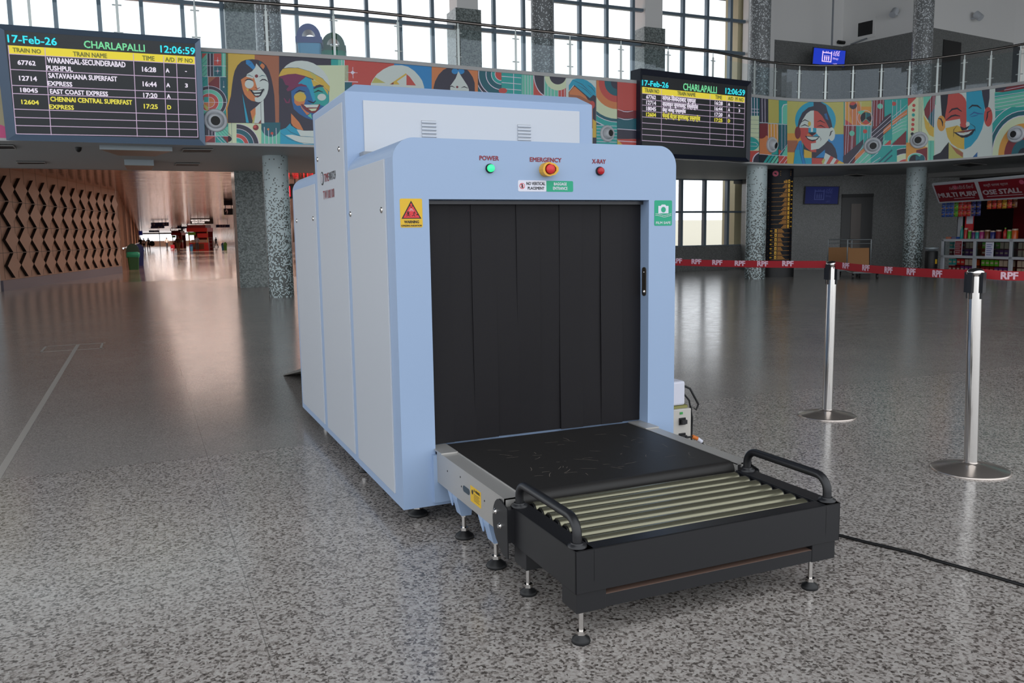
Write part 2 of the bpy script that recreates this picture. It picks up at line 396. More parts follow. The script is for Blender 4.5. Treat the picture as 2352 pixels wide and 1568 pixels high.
# lower walls at right
L0 = Vector((17.3, YW-.1, 0)); La = atz(1722, 620, 0); Lb = atz(2125, 617.5, 0); Lc = atz(2500, 608, 0)
for a, b, nm in ((L0, La, 'wall_lower_left'), (La, Lb, 'wall_lower_lift'), (Lb, Lc, 'wall_lower_right')): wallseg(a, b, 0, ZS-.01, .15, 'wall_granite', nm)
# lift door
nL = (Lb-La).normalized().cross(Vector((0,0,1)))
if nL.dot(CAM-La) < 0: nL = -nL
a = atpl(1932, 500, La, nL); b = atpl(2003, 500, La, nL); a.z = b.z = 0
dr = thing('lift_door', 'dark metal lift doors under the lower blue screen', 'door', a)
dd = b-a; n_ = nL
mb = MB(); wallseg(n_*.06, dd+n_*.06, 0, 2.25, .05, mat('dark_void', '141416', .4), '', mb); mb.build('door_leaf', dr)
mb = MB(); wallseg(n_*.09+dd*.3, dd*.62+n_*.09, 0, 2.05, .02, mat('lift_leaf', '3a3532', .3, .6), '', mb); mb.build('door_leaf', dr)
MB().bar(n_*.08+Vector((0,0,2.3)), dd+n_*.08+Vector((0,0,2.3)), .08, .1, 'black').build('lintel', dr)
# ---- outside
struct(MB().box((-40, 19.8, -3.2), (120, 300, -3), mat('outside_ground', 'b8b4a8', .8)).build('ground'))
mb = MB(); mo = mat('cream_roof', 'b5ad97', .6)
for k in range(4):
    y = 34+k*16; z = .55+k*.62
    mb.add([(14, y, z), (110, y+6, z), (110, y+22, z+.75), (14, y+16, z+.75), (14, y, z-2.5), (110, y+6, z-2.5)], [(0, 1, 2, 3), (4, 5, 1, 0)], mo)
o = mb.build('platform_roof'); tag(o, 'cream roofs of the station buildings outside the low window', 'roof')
# ================================================================ CORRIDOR
W0, W1 = Vector((-4.25, 21.4, 0)), Vector((-1.71, 32.6, 0))
ZC = 3.15
struct(MB().box((-8, YW+.1, ZC), (14.2, 216, ZC+.15), 'copper_ceiling').build('ceiling_corridor'))
wd_ = (W1-W0).normalized(); wn = Vector((wd_.y, -wd_.x, 0))
r = bpy.data.objects.new('wall_left', None); COL.objects.link(r); struct(r)
mcw = mat('taupe_panel', 'a58672', .5)
mb = MB(); wallseg(W0, W1, .27, ZC, .2, mcw, '', mb); mb.build('cladding', r)
mb = MB(); wallseg(W0+wn*.06, W1+wn*.06, 0, .27, .26, mat('plinth_stone', '6a6570', .4), '', mb); mb.build('plinth', r)
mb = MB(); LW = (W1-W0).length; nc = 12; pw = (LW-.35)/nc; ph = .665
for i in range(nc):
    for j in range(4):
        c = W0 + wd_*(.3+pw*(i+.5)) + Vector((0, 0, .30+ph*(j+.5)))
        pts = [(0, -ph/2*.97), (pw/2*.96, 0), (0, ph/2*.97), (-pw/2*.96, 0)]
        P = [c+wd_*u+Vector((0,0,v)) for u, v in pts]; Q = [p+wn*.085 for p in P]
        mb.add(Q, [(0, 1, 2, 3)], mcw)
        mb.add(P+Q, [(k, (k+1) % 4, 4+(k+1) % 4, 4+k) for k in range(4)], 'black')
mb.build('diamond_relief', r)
mb = MB()
for j in range(1, 4): wallseg(W0+wn*.003, W1+wn*.003, .30+ph*j-.006, .30+ph*j+.006, .01, 'black', '', mb)
for i in range(nc+1):
    c = W0+wd_*(.3+pw*i); wallseg(c+wn*.003, c+wd_*.012+wn*.003, .3, ZC, .01, 'black', '', mb)
mb.build('panel_joint', r)
struct(MB().box((W0.x-4, W0.y-.3, 0), (W0.x, W0.y, ZS), 'soffit_paint').build('wall_left_return'))
# long corridor walls
mcl = mat('pink_panel', 'cfae9c', .25, .3)
mb = MB(); C0 = W1+Vector((.02, .2, 0)); C1 = Vector((-1.15, 216, 0)); wallseg(C0, C1, 0, ZC, .2, mcl, '', mb)
r = mb.build('wall_corridor_left'); struct(r)
mb = MB(); 
for k in range(28):
    p = C0+(C1-C0)*(k/28)**1.5; mb.box((p.x+.0, p.y, 0), (p.x+.06, p.y+.12, ZC), mcw)
mb.build('pilaster', r)
MB().tube([C0+Vector((.12, 0, .95)), C1+Vector((.12, 0, .95))], .035, 'chrome').build('grab_rail', r)
r = bpy.data.objects.new('wall_corridor_right', None); COL.objects.link(r); struct(r)
mb = MB(); y = 22
while y < 215:
    mb.box((13.3, y, 0), (13.5, y+1.5, ZC), mcl); y += 2.6
mb.build('wall_panel', r); MB().box((13.28, 22, 0), (13.5, 215, .9), mcl).build('dado', r)
r = bpy.data.objects.new('window_3', None); COL.objects.link(r); struct(r)
mb = MB(); mb.box((-1.3, 215.8, 0), (13.5, 216, 1.25), mat('pale_parapet', 'e6cdb8', .5)); mb.build('parapet', r)
mb = MB()
for x in (-1.1, 3.2, 7.5, 11.5): mb.box((x, 215.7, 0), (x+.15, 215.9, ZC), 'frame_alu')
mb.box((-1.3, 215.7, 2.85), (13.5, 215.9, ZC), 'frame_alu'); mb.build('window_frame', r)
# side and south parts of the hall shell that are outside the frame but shade it

struct(MB().box((31, -9, 0), (31.2, 22, ROOF), 'white_wall').build('wall_east'))
# ================================================================ BAGGAGE SCANNER
SCN = thing('baggage_scanner', 'large pale blue and white x-ray baggage scanner with black curtain strips', 'baggage scanner', (0, 0, 0))
W, A, ZB, H, ZO = 1.342, .146, .0825, 1.606, 1.363
R_ = .09
outline = [(0, ZB), (W, ZB)] + arc(W-R_, H-R_, R_, 0, 90, 10) + arc(R_, H-R_, R_, 90, 180, 10)
def hood(y0, y1, m='steel_blue'): return outline, (0, y0, 0), (1,0,0), (0,0,1), (0, y1-y0, 0), m
mb = MB()
fr = [(0, ZB), (W, ZB)] + arc(W-R_, H-R_, R_, 0, 90, 10) + arc(R_, H-R_, R_, 90, 180, 10)
# front frame with the tunnel opening
mb.prism([(0, ZB), (A, ZB), (A, ZO), (0, ZO)], (0,0,0), (1,0,0), (0,0,1), (0,.085,0), 'steel_blue')
mb.prism([(W-A, ZB), (W, ZB), (W, ZO), (W-A, ZO)], (0,0,0), (1,0,0), (0,0,1), (0,.085,0), 'steel_blue')
mb.prism([(0, ZO), (W, ZO)]+arc(W-R_, H-R_, R_, 0, 90, 10)+arc(R_, H-R_, R_, 90, 180, 10), (0,0,0), (1,0,0), (0,0,1), (0,.085,0), 'steel_blue')
mb.prism([(A, ZB), (W-A, ZB), (W-A, .185), (A, .185)], (0,0,0), (1,0,0), (0,0,1), (0,.085,0), 'steel_blue')
mb.prism(*hood(.0851, .782))
mb.build('front_hood', SCN)
mb = MB(); mb.prism(*hood(1.60, 2.395)); mb.build('rear_hood', SCN)
mb = MB(); y0, y1, z1, z2, c = .782, 1.60, 1.904, 1.95, .062
V = [(0,y0,ZB),(W,y0,ZB),(W,y1,ZB),(0,y1,ZB),(0,y0,z1),(W,y0,z1),(W,y1,z1),(0,y1,z1),(c,y0+c,z2),(W-c,y0+c,z2),(W-c,y1-c,z2),(c,y1-c,z2)]
mb.add(V, [(0,3,2,1),(0,1,5,4),(1,2,6,5),(2,3,7,6),(3,0,4,7),(4,5,9,8),(5,6,10,9),(6,7,11,10),(7,4,8,11),(8,9,10,11)], 'steel_blue')
mb.build('centre_cabinet', SCN, bevel=.004)
mat('bracket_grey', '8a8f96', .4)
MB().box((.06, .70, H-.02), (.16, .781, H+.012), 'bracket_grey').build('roof_bracket', SCN)
def lock(parent, y, z, lx=-.006):
    MB().lathe((lx, y, z), [(.013, 0), (.013, .004), (.008, .006)], 'chrome', 16, (-1,0,0)).lathe((lx-.0061, y, z), [(.005, 0), (.005, .001)], 'black', 8, (-1,0,0)).build('lock', parent)
for (ya, yb, zt, nm, lk) in ((.112, .765, 1.53, 'front', ((.73, 1.325), (.165, 1.325), (.73, .5), (.165, .5))), (.838, 1.515, 1.862, 'mid', ((1.475, 1.646), (.925, 1.648), (1.475, .5), (.925, .5))), (1.603, 2.33, 1.522, 'rear', ((2.24, 1.327), (1.68, 1.327)))):
    o = MB().box((-.006, ya, .122), (.01, yb, zt), 'panel_white').build('side_panel', SCN, bevel=.003)
    for y, z in lk[:2]: lock(o, y, z)
    if nm == 'mid':
        F = lambda u, v: Vector((-.0075, 1.40-u, v))
        mat('logo_grey', '3c3c40', .5)
        lg = MB().lathe(F(.03, 1.535), [(.036, 0), (.036, .0008), (.029, .0009)], 'logo_grey', 20, (-1,0,0)).build('logo', o)
        MB().lathe((-.0085, 1.37, 1.535), [(.0285, 0), (.0285, .0003)], 'panel_white', 20, (-1,0,0)).text('i', lambda u, v: Vector((-.0092, 1.40-u, v)), (.026, 1.515, .034, 1.555), 'red_ink').build('logo_disc', o)
        MB().text('TIME', F, (.085, 1.512, .205, 1.554), 'red_ink', .0012).text('WATCH', F, (.21, 1.512, .37, 1.554), 'logo_grey', .0012).build('brand_lettering', o)
        MB().text('TW100100', F, (.04, 1.421, .325, 1.467), 'red_ink', .0008).build('brand_lettering', o)
# white access panel in front of the top cabinet
o = MB().box((.085, .776, 1.60), (1.261, .79, 1.866), 'panel_white2').build('top_panel', SCN, bevel=.002)
for vx in (.374, .894):
    for k in range(6): MB().prism([(0, 0), (.008, .003), (.008, .012), (0, .012)], (vx, .776, 1.781-.017*k-.012), (0,-1,0), (0,0,1), (.076, 0, 0), 'panel_white2').box((vx, .7755, 1.781-.017*k), (vx+.076, .7765, 1.783-.017*k), 'dark_metal').build('louvre', o)
# tunnel curtain
MB().box((A+.001, .09, .2), (W-A-.001, .1, ZO), 'black').build('tunnel_shade', SCN)
bw = (W-2*A)/10
for k in range(10):
    x = A+bw*k; dy = (0, .004)[k % 2]; tw = random.uniform(-.004, .004)
    mb = MB(); N = 8; vs = []
    for i in range(N+1):
        z = ZO-.012-(ZO-.012-.331)*i/N; sw = .006*math.sin(i*.5+k)*(i/N)
        vs += [(x-.004, .066+dy+sw, z), (x+bw+.003, .066+dy+sw+tw*(i/N), z)]
    vs += [(v[0], v[1]+.0025, v[2]) for v in vs]; q = 2*(N+1)
    fs = [(2*i+1, 2*i, 2*i+2, 2*i+3) for i in range(N)]+[(q+2*i, q+2*i+1, q+2*i+3, q+2*i+2) for i in range(N)]
    fs += [(0, q, q+2, 2)][:0] + [(2*i, q+2*i, q+2*i+2, 2*i+2) for i in range(N)] + [(2*i+1, 2*i+3, q+2*i+3, q+2*i+1) for i in range(N)]
    mb.add(vs, fs, 'rubber'); mb.build('curtain_strip', SCN)
MB().box((A+.002, .045, ZO-.018), (W-A-.002, .065, ZO-.004), 'dark_metal').build('curtain_rail', SCN)
# controls on the front face
def front(u, v, d=.0015): return Vector((u, -d, v))
F0 = lambda u, v: front(u, v)
for s_, q in (('POWER', (.370, 1.523, .456, 1.541)), ('EMERGENCY', (.600, 1.522, .749, 1.540)), ('X-RAY', (.901, 1.521, .969, 1.539))): MB().text(s_, F0, q, 'red_ink', .0012).build('control_lettering', SCN)
mat('lamp_green', '35e88e', .3, emit=.75); mat('lamp_red', 'a8101c', .25, emit=.12)
for nm, x, z, m, lb in (('power_lamp', .415, 1.490, 'lamp_green', 'lit green power lamp'), ('xray_lamp', .938, 1.488, 'lamp_red', 'red lamp')):
    o = MB().lathe((x, 0, z), [(.0195, 0), (.0195, .006), (.0165, .010)], 'black_paint', 24, (0,-1,0)).build(nm, SCN, lb)
    MB().lathe((x, -.008, z), [(.0155, 0), (.0155, .010), (.013, .013), (.0, .014)], m, 24, (0,-1,0)).build('lens', o)
o = thing('x', 'x', 'x'); bpy.data.objects.remove(o)
mat('shroud_yellow', 'e3ab32', .4)
ES = MB()
sh = arc(.672, 1.489, .030, 60, 300, 10)+[(.700, 1.466), (.716, 1.481), (.716, 1.497), (.700, 1.512)]
n = len(sh); inn = [(.677+(x-.677)*.72, 1.489+(z-1.489)*.76) for x, z in sh]
vs = [(x, 0, z) for x, z in sh]+[(x, -.040, z) for x, z in sh]+[(x, -.040, z) for x, z in inn]+[(x, -.006, z) for x, z in inn]
fs = [(k*n+i, k*n+(i+1) % n, (k+1)*n+(i+1) % n, (k+1)*n+i) for k in range(3) for i in range(n)]+[tuple(range(3*n, 4*n))]
ES.add(vs, fs, 'shroud_yellow'); o = ES.build('emergency_button', SCN, 'red stop button in a yellow guard')
MB().lathe((.677, -.006, 1.489), [(.012, 0), (.012, .022), (.0195, .026), (.0205, .038), (.018, .042), (0, .043)], 'red', 24, (0,-1,0)).build('mushroom_head', o)
# stickers
def sticker(nm, x0, z0, x1, z1, m, d=.001, r=.006): return MB().prism(rrect(x0, z0, x1, z1, r), (0, 0, 0), (1,0,0), (0,0,1), (0, -d, 0), m).build(nm, SCN)
o = sticker('warning_sticker', .024, 1.250, .117, 1.365, 'yellow')
tri = [(.029, 1.285), (.112, 1.285), (.0705, 1.357)]
mb = MB(); mb.poly([front(*p, .0014) for p in tri], 'black_ink')
mb.poly([front(.0705+(x-.0705)*.83, 1.305+(z-1.305)*.83, .0018) for x, z in tri], 'red')
D = lambda u, v: front(u, v, .0022)
def disc(mb, x, z, r, m, F=D, n=14, sy=1): mb.poly([F(x+r*math.cos(2*PI*i/n), z+sy*r*math.sin(2*PI*i/n)) for i in range(n)], m)
def seg(mb, p, q, w, m, F=D):
    dx, dz = q[0]-p[0], q[1]-p[1]; l = math.hypot(dx, dz) or 1; nx, nz = -dz/l*w/2, dx/l*w/2
    mb.poly([F(p[0]-nx, p[1]-nz), F(q[0]-nx, q[1]-nz), F(q[0]+nx, q[1]+nz), F(p[0]+nx, p[1]+nz)], m)
for x, z in ((.066, 1.336), (.0755, 1.336), (.0708, 1.330)): disc(mb, x, z, .0024, 'black_ink')
for k in range(5): seg(mb, (.068+k*.0012, 1.3255), (.0595+k*.0055, 1.3145), .0008, 'label_white')
disc(mb, .057, 1.309, .0052, 'black_ink'); mb.poly([D(.054, 1.307), D(.054, 1.301), D(.060, 1.301), D(.060, 1.307)], 'black_ink')
disc(mb, .055, 1.308, .0012, 'red', lambda u, v: front(u, v, .0026)); disc(mb, .059, 1.308, .0012, 'red', lambda u, v: front(u, v, .0026))
seg(mb, (.048, 1.302), (.066, 1.294), .0018, 'black_ink'); seg(mb, (.048, 1.294), (.066, 1.302), .0018, 'black_ink')
disc(mb, .0835, 1.312, .0018, 'black_ink')
for p, q in (((.082, 1.310), (.081, 1.301)), ((.081, 1.301), (.076, 1.297)), ((.076, 1.297), (.072, 1.297)), ((.081, 1.301), (.085, 1.2935)), ((.082, 1.309), (.077, 1.307)), ((.083, 1.309), (.088, 1.306)), ((.089, 1.301), (.097, 1.301)), ((.094, 1.303), (.097, 1.301)), ((.094, 1.299), (.097, 1.301))): seg(mb, p, q, .0022, 'black_ink')
mb.text('WARNING', F0, (.040, 1.267, .101, 1.278), 'black_ink', .001).text('IONIZING RADIATION', F0, (.028, 1.254, .112, 1.261), 'black_ink', .0006)
mb.build('warning_print', o)
o = sticker('film_safe_sticker', 1.225, 1.247, 1.321, 1.362, 'green')
mb = MB(); D2 = lambda u, v: front(u, v, .0016)
mb.poly([D2(*p) for p in ((1.246, 1.303), (1.301, 1.303), (1.301, 1.337), (1.288, 1.337), (1.283, 1.343), (1.264, 1.343), (1.259, 1.337), (1.246, 1.337))], 'label_white')
disc(mb, 1.2735, 1.320, .013, 'green', D)
for dz in (0, -.008):
    P = [(1.229+.0088*i, 1.298+dz+.004*math.sin(i*.65+1)) for i in range(11)]
    for p, q in zip(P, P[1:]): seg(mb, p, q, .0014, 'label_white')
for i in range(10): p = (1.233+.0088*i, 1.297+.004*math.sin((i+.45)*.65+1)); seg(mb, p, (p[0], p[1]-.007), .001, 'label_white')
mb.text('FILM SAFE', F0, (1.234, 1.255, 1.313, 1.266), 'label_white', .0006); mb.build('film_print', o)
o = sticker('placement_sticker', .543, 1.397, .676, 1.444, 'label_white'); sticker('entrance_sticker', .676, 1.397, .806, 1.443, 'green')
mb = MB().text('NO VERTICAL', F0, (.582, 1.424, .670, 1.437), 'black_ink', .0008).text('PLACEMENT', F0, (.588, 1.405, .666, 1.417), 'black_ink', .0008)
disc(mb, .562, 1.420, .0125, 'red', D2, 20); disc(mb, .562, 1.420, .0098, 'label_white', lambda u, v: front(u, v, .0019), 20)
mb.poly([D(*p) for p in ((.558, 1.412), (.566, 1.412), (.566, 1.425), (.558, 1.425))], 'black_ink'); disc(mb, .561, 1.426, .003, 'black_ink'); seg(mb, (.554, 1.428), (.570, 1.412), .0018, 'red', lambda u, v: front(u, v, .0026))
mb.build('placement_print', o)
MB().text('BAGGAGE', F0, (.712, 1.424, .774, 1.436), 'label_white', .0008).text('ENTRANCE', F0, (.708, 1.405, .778, 1.418), 'label_white', .0008).build('entrance_print', SCN)
# latch plate on the right jamb
o = MB().prism(rrect(.018, .925, .05, 1.058, .014), (W-A, 0, 0), (0,1,0), (0,0,1), (-.004, 0, 0), mat('latch_bronze', '6b6257', .3, .8)).build('latch_plate', SCN, 'dark metal latch plate')
MB().lathe((W-A-.004, .032, .945), [(.010, 0), (.010, .005), (0, .007)], 'chrome', 12, (-1,0,0)).build('latch_screw', o)
MB().lathe((W-A-.004, .034, 1.035), [(.004, 0), (.003, .003)], 'chrome', 8, (-1,0,0)).build('latch_screw', o)
# feet of the scanner
def foot(parent, x, y, z1, r, rr, m='black', cone=.028):
    o = MB().lathe((x, y, 0), [(r*.94, 0), (r, .006), (r*.9, .014), (r*.45, cone), (rr*1.6, cone+.004)], m, 24).build('levelling_foot', parent)
    MB().cyl((x, y, cone), (x, y, z1), rr, 'chrome', 12).build('threaded_rod', o)
    MB().lathe((x, y, cone+.004), [(rr*2, 0), (rr*2, .012)], 'chrome', 6, smooth=False).build('lock_nut', o)
    MB().lathe((x, y, z1-.012), [(rr*1.8, 0), (rr*1.8, .008)], 'chrome', 6, smooth=False).build('lock_nut', o)
for x in (.107, W-.107):
    for y in (.15, 2.15): foot(SCN, x, y, ZB, .046, .012)
for x in (.06, W-.06): foot(SCN, x, .93, ZB, .03, .010)
# conveyor bed
xl, xr, xi, xo = .145, .197+1.0, .215, 1.127
for x0, x1 in ((xl, xi), (xo, xr)):
    mb = MB()
    mb.box((x0, -.735, .318), (x1, .06, .322), 'brushed'); xx = x0 if x0 == xl else x1-.004
    mb.box((xx, -.735, .190), (xx+.004, -.02, .3181), 'brushed')
    yi = x1-.003 if x0 == xl else x0; mb.box((yi, -.735, .29), (yi+.003, .06, .326), 'brushed')
    mb.box((x0 if x0 == xl else x1-.05, -.735, .19), (x0+.05 if x0 == xl else x1, -.731, .322), 'brushed')
    mb.build('conveyor_rail', SCN)
for x0 in (.141, 1.128): MB().box((x0, -.088, .3225), (x0+.073, .064, .3285), 'brushed').build('cover_plate', SCN)
mb = MB(); mb.box((.2185, -.69, .298), (1.1265, .064, .324), 'belt_rubber'); mb.cyl((.2185, -.69, .292), (1.1265, -.69, .292), .032, 'belt_rubber', 24); mb.build('conveyor_belt', SCN, 'scuffed black conveyor belt')
mb = MB()
mcs = mat('scuff', '6e655d', .6)
for k in range(46):
    x = random.uniform(.35, 1.05); y = random.uniform(-.62, -.08); a = random.uniform(0, PI); l = random.uniform(.01, .06); cv = random.uniform(-.02, .02)
    P = [Vector((x+math.cos(a)*l*t_-math.sin(a)*cv*t_*t_, y+math.sin(a)*l*t_+math.cos(a)*cv*t_*t_, .3243)) for t_ in (0, .35, .7, 1)]
    for p, q in zip(P, P[1:]):
        d = (q-p).normalized().cross(Vector((0, 0, 1)))*.0011; mb.poly([p-d, q-d, q+d, p+d], mcs)
mb.build('belt_scuff', SCN)
MB().prism(arc(-.34, .25, .012, -90, 90, 6)+arc(-.40+.012, .25, .012, 90, 270, 6), (xl, 0, 0), (0,1,0), (0,0,1), (-.0012, 0, 0), mat('slot_dark', '2b3a44', .4)).build('rail_slot', SCN)
o = MB().box((xl-.001, -.515, .222), (xl, -.41, .283), 'yellow').build('rail_sticker', SCN, 'small yellow warning sticker on the rail')
mb = MB(); FS = lambda u, v: Vector((xl-.0016, -.41-u, v))
disc(mb, .022, .262, .009, 'black_ink', FS); mb.poly([FS(.034, .268), FS(.048, .268), FS(.041, .279)], 'black_ink')
mb.text('WARNING', FS, (.052, .267, .098, .277), 'black_ink', .0006)
for k in range(5): seg(mb, (.036, .258-.006*k), (.094-.008*(k % 2), .258-.006*k), .0016, 'black_ink', FS)
mb.build('rail_sticker_print', o)
for x in (.130, W-.205): MB().box((x, -.02, .10), (x+.075, 0, .305), 'steel_blue').build('rail_mount', SCN)
for y in (-.2, -.535):
    for x in (.155, W-.225):
        mb = MB(); mb.prism([(0, .19), (.07, .19), (.06, .10), (.018, .10), (.0, .17)], (x, y-.028, 0), (1,0,0), (0,0,1), (0, .056, 0), 'steel_blue'); mb.prism([(.028, .19), (.085, .19), (.028, .13)], (x-.002, y, 0), (0,1,0), (0,0,1), (.006, 0, 0), 'steel_blue')
        mb.build('leg_bracket', SCN, bevel=.003)
        foot(SCN, x+.038, y, .102, .039, .009)
for y, z in ((-.15, .27), (-.3, .285), (-.31, .25), (-.55, .262)): MB().lathe((xl, y, z), [(.004, 0), (.004, .0008)], 'black', 8, (-1,0,0)).build('rail_hole', SCN)
mb = MB(); Y0, Z0, Y1, Z1 = 2.9, .31, 4.33, .005
mb.prism([(2.395, .29), (Y0, .29), (Y1, Z1), (Y1-.02, .0), (Y0, .26), (2.395, .26)], (.16, 0, 0), (0,1,0), (0,0,1), (1.02, 0, 0), mat('ramp_grey', '6d6a66', .4, .4)); mb.build('exit_ramp', SCN, 'dark metal run-out slope behind the scanner')
# ================================================================ ROLLER TABLE
RTB = thing('roller_table', 'black roller table with silver rollers standing at the mouth of the scanner', 'roller table', (.67, -.97, 0))
def L(x, y, z): return (x-.67, y+.97, z)
X0, X1, YA, YB, ZT, ZU = .163, 1.177, -1.212, -.742, .300, .168
mb = MB()
mb.box(L(X0, YA, ZU), L(X0+.004, YB, ZT), 'black_paint').box(L(X1-.004, YA, ZU), L(X1, YB, ZT), 'black_paint').box(L(X0, YA, ZU), L(X1, YA+.004, ZT), 'black_paint')
mb.box(L(X0, YA, ZT-.004), L(X0+.062, YB, ZT), 'black_paint').box(L(X1-.062, YA, ZT-.004), L(X1, YB, ZT), 'black_paint').box(L(X0, YA, ZT-.004), L(X1, YA+.052, ZT), 'black_paint')
mb.box(L(X0+.06, YA, ZU+.03), L(X0+.064, YB, ZT-.004), 'black_paint').box(L(X1-.064, YA, ZU+.03), L(X1-.06, YB, ZT-.004), 'black_paint').box(L(X0+.06, YA+.05, ZU+.03), L(X1-.06, YA+.054, ZT-.004), 'black_paint')
mb.box(L(X0, YA+.004, ZU), L(X1, YB, ZU+.003), 'black_paint')
mb.build('table_frame', RTB, bevel=.0015)
mdu = mat('dusty_brown', '7a6155', .7)
mb = MB()
mb.box(L(X0+.106, YA+.008, .108), L(X1-.112, YA+.06, .148), 'black_paint').box(L(X0+.106, YA+.0082, .1482), L(X1-.112, YA+.06, .149), mdu)
mb.build('cross_bar', RTB, bevel=.001)
for x in (X0+.006, X1-.112):
    for y in (YA+.006, YB-.11): MB().box(L(x, y, .105), L(x+.10, y+.095, ZU+.002), 'black_paint').build('foot_bracket', RTB, bevel=.002)
for k in range(7):
    y = YA+.088+k*.0605
    o = MB().cyl(L(X0+.078, y, .277), L(X1-.078, y, .272), .0278, 'zinc', 32).build('roller', RTB)
    MB().cyl(L(X0+.062, y, .277), L(X1-.062, y, .277), .009, 'dark_metal', 8).cyl(L(X0+.073, y, .277), L(X0+.079, y, .277), .0235, 'black', 16).cyl(L(X1-.079, y, .277), L(X1-.073, y, .277), .0235, 'black', 16).build('roller_axle', o)
for x in (.187, 1.150):
    pts = []
    ya, yb, h, r = -.765, -1.178, .082, .05
    pts = [(x, ya, ZT)] + [(x, ya-r+r*math.cos(a), ZT+h-r+r*math.sin(a)) for a in [PI/2*i/6 for i in range(7)]] + [(x, yb+r-r*math.sin(a), ZT+h-r+r*math.cos(a)) for a in [PI/2*i/6 for i in range(7)]] + [(x, yb, ZT)]
    o = MB().tube([L(*p) for p in pts], .0145, 'black_paint', 14).build('handle', RTB, 'black tubular grab handle')
    for y in (ya, yb): MB().lathe(L(x, y, ZT), [(.029, 0), (.029, .006), (.020, .009), (.019, .014)], 'black_paint', 20).build('handle_flange', o)
for x0, ax in ((.1605, -1), (1.1795, 1)):
    P = arc(-.715, .235, .078, -70, 80, 8)
    P = [(-.775, .125), (-.73, .125)] + [(-.715+.07*math.cos(math.radians(a)), .232+.085*math.sin(math.radians(a))) for a in range(-70, 100, 17)] + [(-.775, .30)]
    mb = MB(); x_ = (.1405 if ax < 0 else 1.1975)
    mb.prism([(p[0]+.97, p[1]) for p in P], (x_-.67, 0, 0), (0,1,0), (0,0,1), (.004*ax, 0, 0), 'black_paint')
    mb.box(L(min(x_, x0), -.775, .18), L(max(x_, x0)+.003, -.742, .296), 'black_paint')
    o = mb.build('joint_plate', RTB)
    for y, z in ((-.672, .262), (-.712, .222)): MB().lathe(L(x_+.004*ax, y, z), [(.011, 0), (.011, .002), (.007, .003), (.007, .008)], 'chrome', 12, (ax,0,0)).build('joint_bolt', o)
for x in (X0+.036, X1-.09):
    for y in (YA+.035, YB-.06): foot(RTB, *L(x, y, 0)[:2], .108, .029, .0078, cone=.022)
# ================================================================ STANCHIONS
mat('steel_base', 'c9beb6', .24, .85)
mtape = mat('tape_red', '9c0f1c', .65); mat('tape_print', 'd9b6c4', .6)
def stanchion(loc, label, lean, left, right, rz, cl):
    t_ = thing('queue_post', label, 'barrier post', loc, rz, 'steel posts of the tape barrier')
    MB().lathe((0,0,0), [(.183, 0), (.184, .006), (.176, .011), (.06, .036), (.036, .040), (.033, .046)], 'steel_base', 64).build('base', t_)
    T = Vector(lean)
    MB().tube([Vector((0, 0, .04)), Vector((0, 0, .98))+T*.96], .0315, 'chrome', 32).build('post', t_)
    MB().lathe(Vector((0, 0, .985))+T*.96, [(.030, -.085), (.030, .0), (.040, .006), (.041, .018), (.030, .03), (.0, .036)], 'chrome', 32).build('cap', t_)
    for k in range(4):
        mb = MB()
        a = PI/2*k+cl; c = Vector((math.cos(a)*.036, math.sin(a)*.036, 0))+T*.95
        mb.box((-.013, -.008, .90), (.013, .012, 1.0), 'black_paint', Matrix.Translation(c) @ rotz(a-PI/2)); mb.cyl(c+Vector((0,0,.87)), c+Vector((0,0,.90)), .006, 'black_paint', 8); mb.build('tape_clip', t_)
    return t_
S1, S2 = Vector((3.1465, .8503, 0)), Vector((2.8355, -.4382, 0))
lean2 = -RT*.029
st1 = stanchion(S1, 'steel barrier post farther from the camera, left of the two', (0.0, 0, 0), None, None, 0, .2)
st2 = stanchion(S2, 'steel barrier post nearest the right edge of the picture', (lean2.x, lean2.y, 0), None, None, 0, .1)
def tape(parent, Pa, Pb, h, label, xs, inv=False):
    Pa, Pb = Vector(Pa), Vector(Pb); O = parent.location; mb = MB(); d = (Pb-Pa); n = d.cross(Vector((0,0,1))).normalized()
    if n.dot(CAM-Pa) < 0: n = -n
    N = 10; sag = .01
    P = [Pa+d*(i/N)-Vector((0, 0, sag*4*(i/N)*(1-i/N))) for i in range(N+1)]
    vs = []
    for p in P: vs += [p-O, p-O-Vector((0, 0, h)), p-O+n*.001, p-O-Vector((0, 0, h))+n*.001]
    fs = []
    for i in range(N): a, b = 4*i, 4*i+4; fs += [(a, b, b+1, a+1), (a+2, a+3, b+3, b+2), (a, a+2, b+2, b), (a+1, b+1, b+3, a+3)]
    mb.add(vs, fs, mtape); o = mb.build('barrier_tape', parent, label)
    mb = MB(); dn = d.normalized(); sgn = 1 if dn.dot(RT) > 0 else -1
    for x, y in xs:
        c = atpl(x, y, Pa, n); c += n*.0022
        F = lambda u, v: c + dn*sgn*u + Vector((0, 0, v)) - O
        MB().text('RPF', F, (-.0365, -.0165, .0365, .0165), 'tape_print', .004).build('tape_lettering', o)
h = .046
def zoff(v, z): v = v.copy(); v.z = z; return v
Ta = atd(1552, 592, 6.12); s1a = atd(1897, 598.5, 5.45)
P1 = zoff(S1, 0)+(Ta-s1a).to_2d().to_3d().normalized()*.04; P1.z = s1a.z
tape(st1, P1, s1a+(Ta-s1a)*1.55, h, 'red tape running left behind the scanner', [(1556, 598.5), (1600, 600.5), (1648, 602.5), (1700, 604.5), (1752, 605.5), (1810, 605)])
b0 = atd(1921, 600, 5.40); b1 = atd(2216, 617.5, 4.22)
pa = S1+(S2-S1).normalized()*.04; pb = S2-(S2-S1).normalized()*.045+lean2; pa.z = b0.z; pb.z = b1.z
tape(st2, pa, pb, h, 'red tape between the two posts', [(1944, 610), (1990, 615), (2042, 620), (2094, 624), (2154, 628.5)])
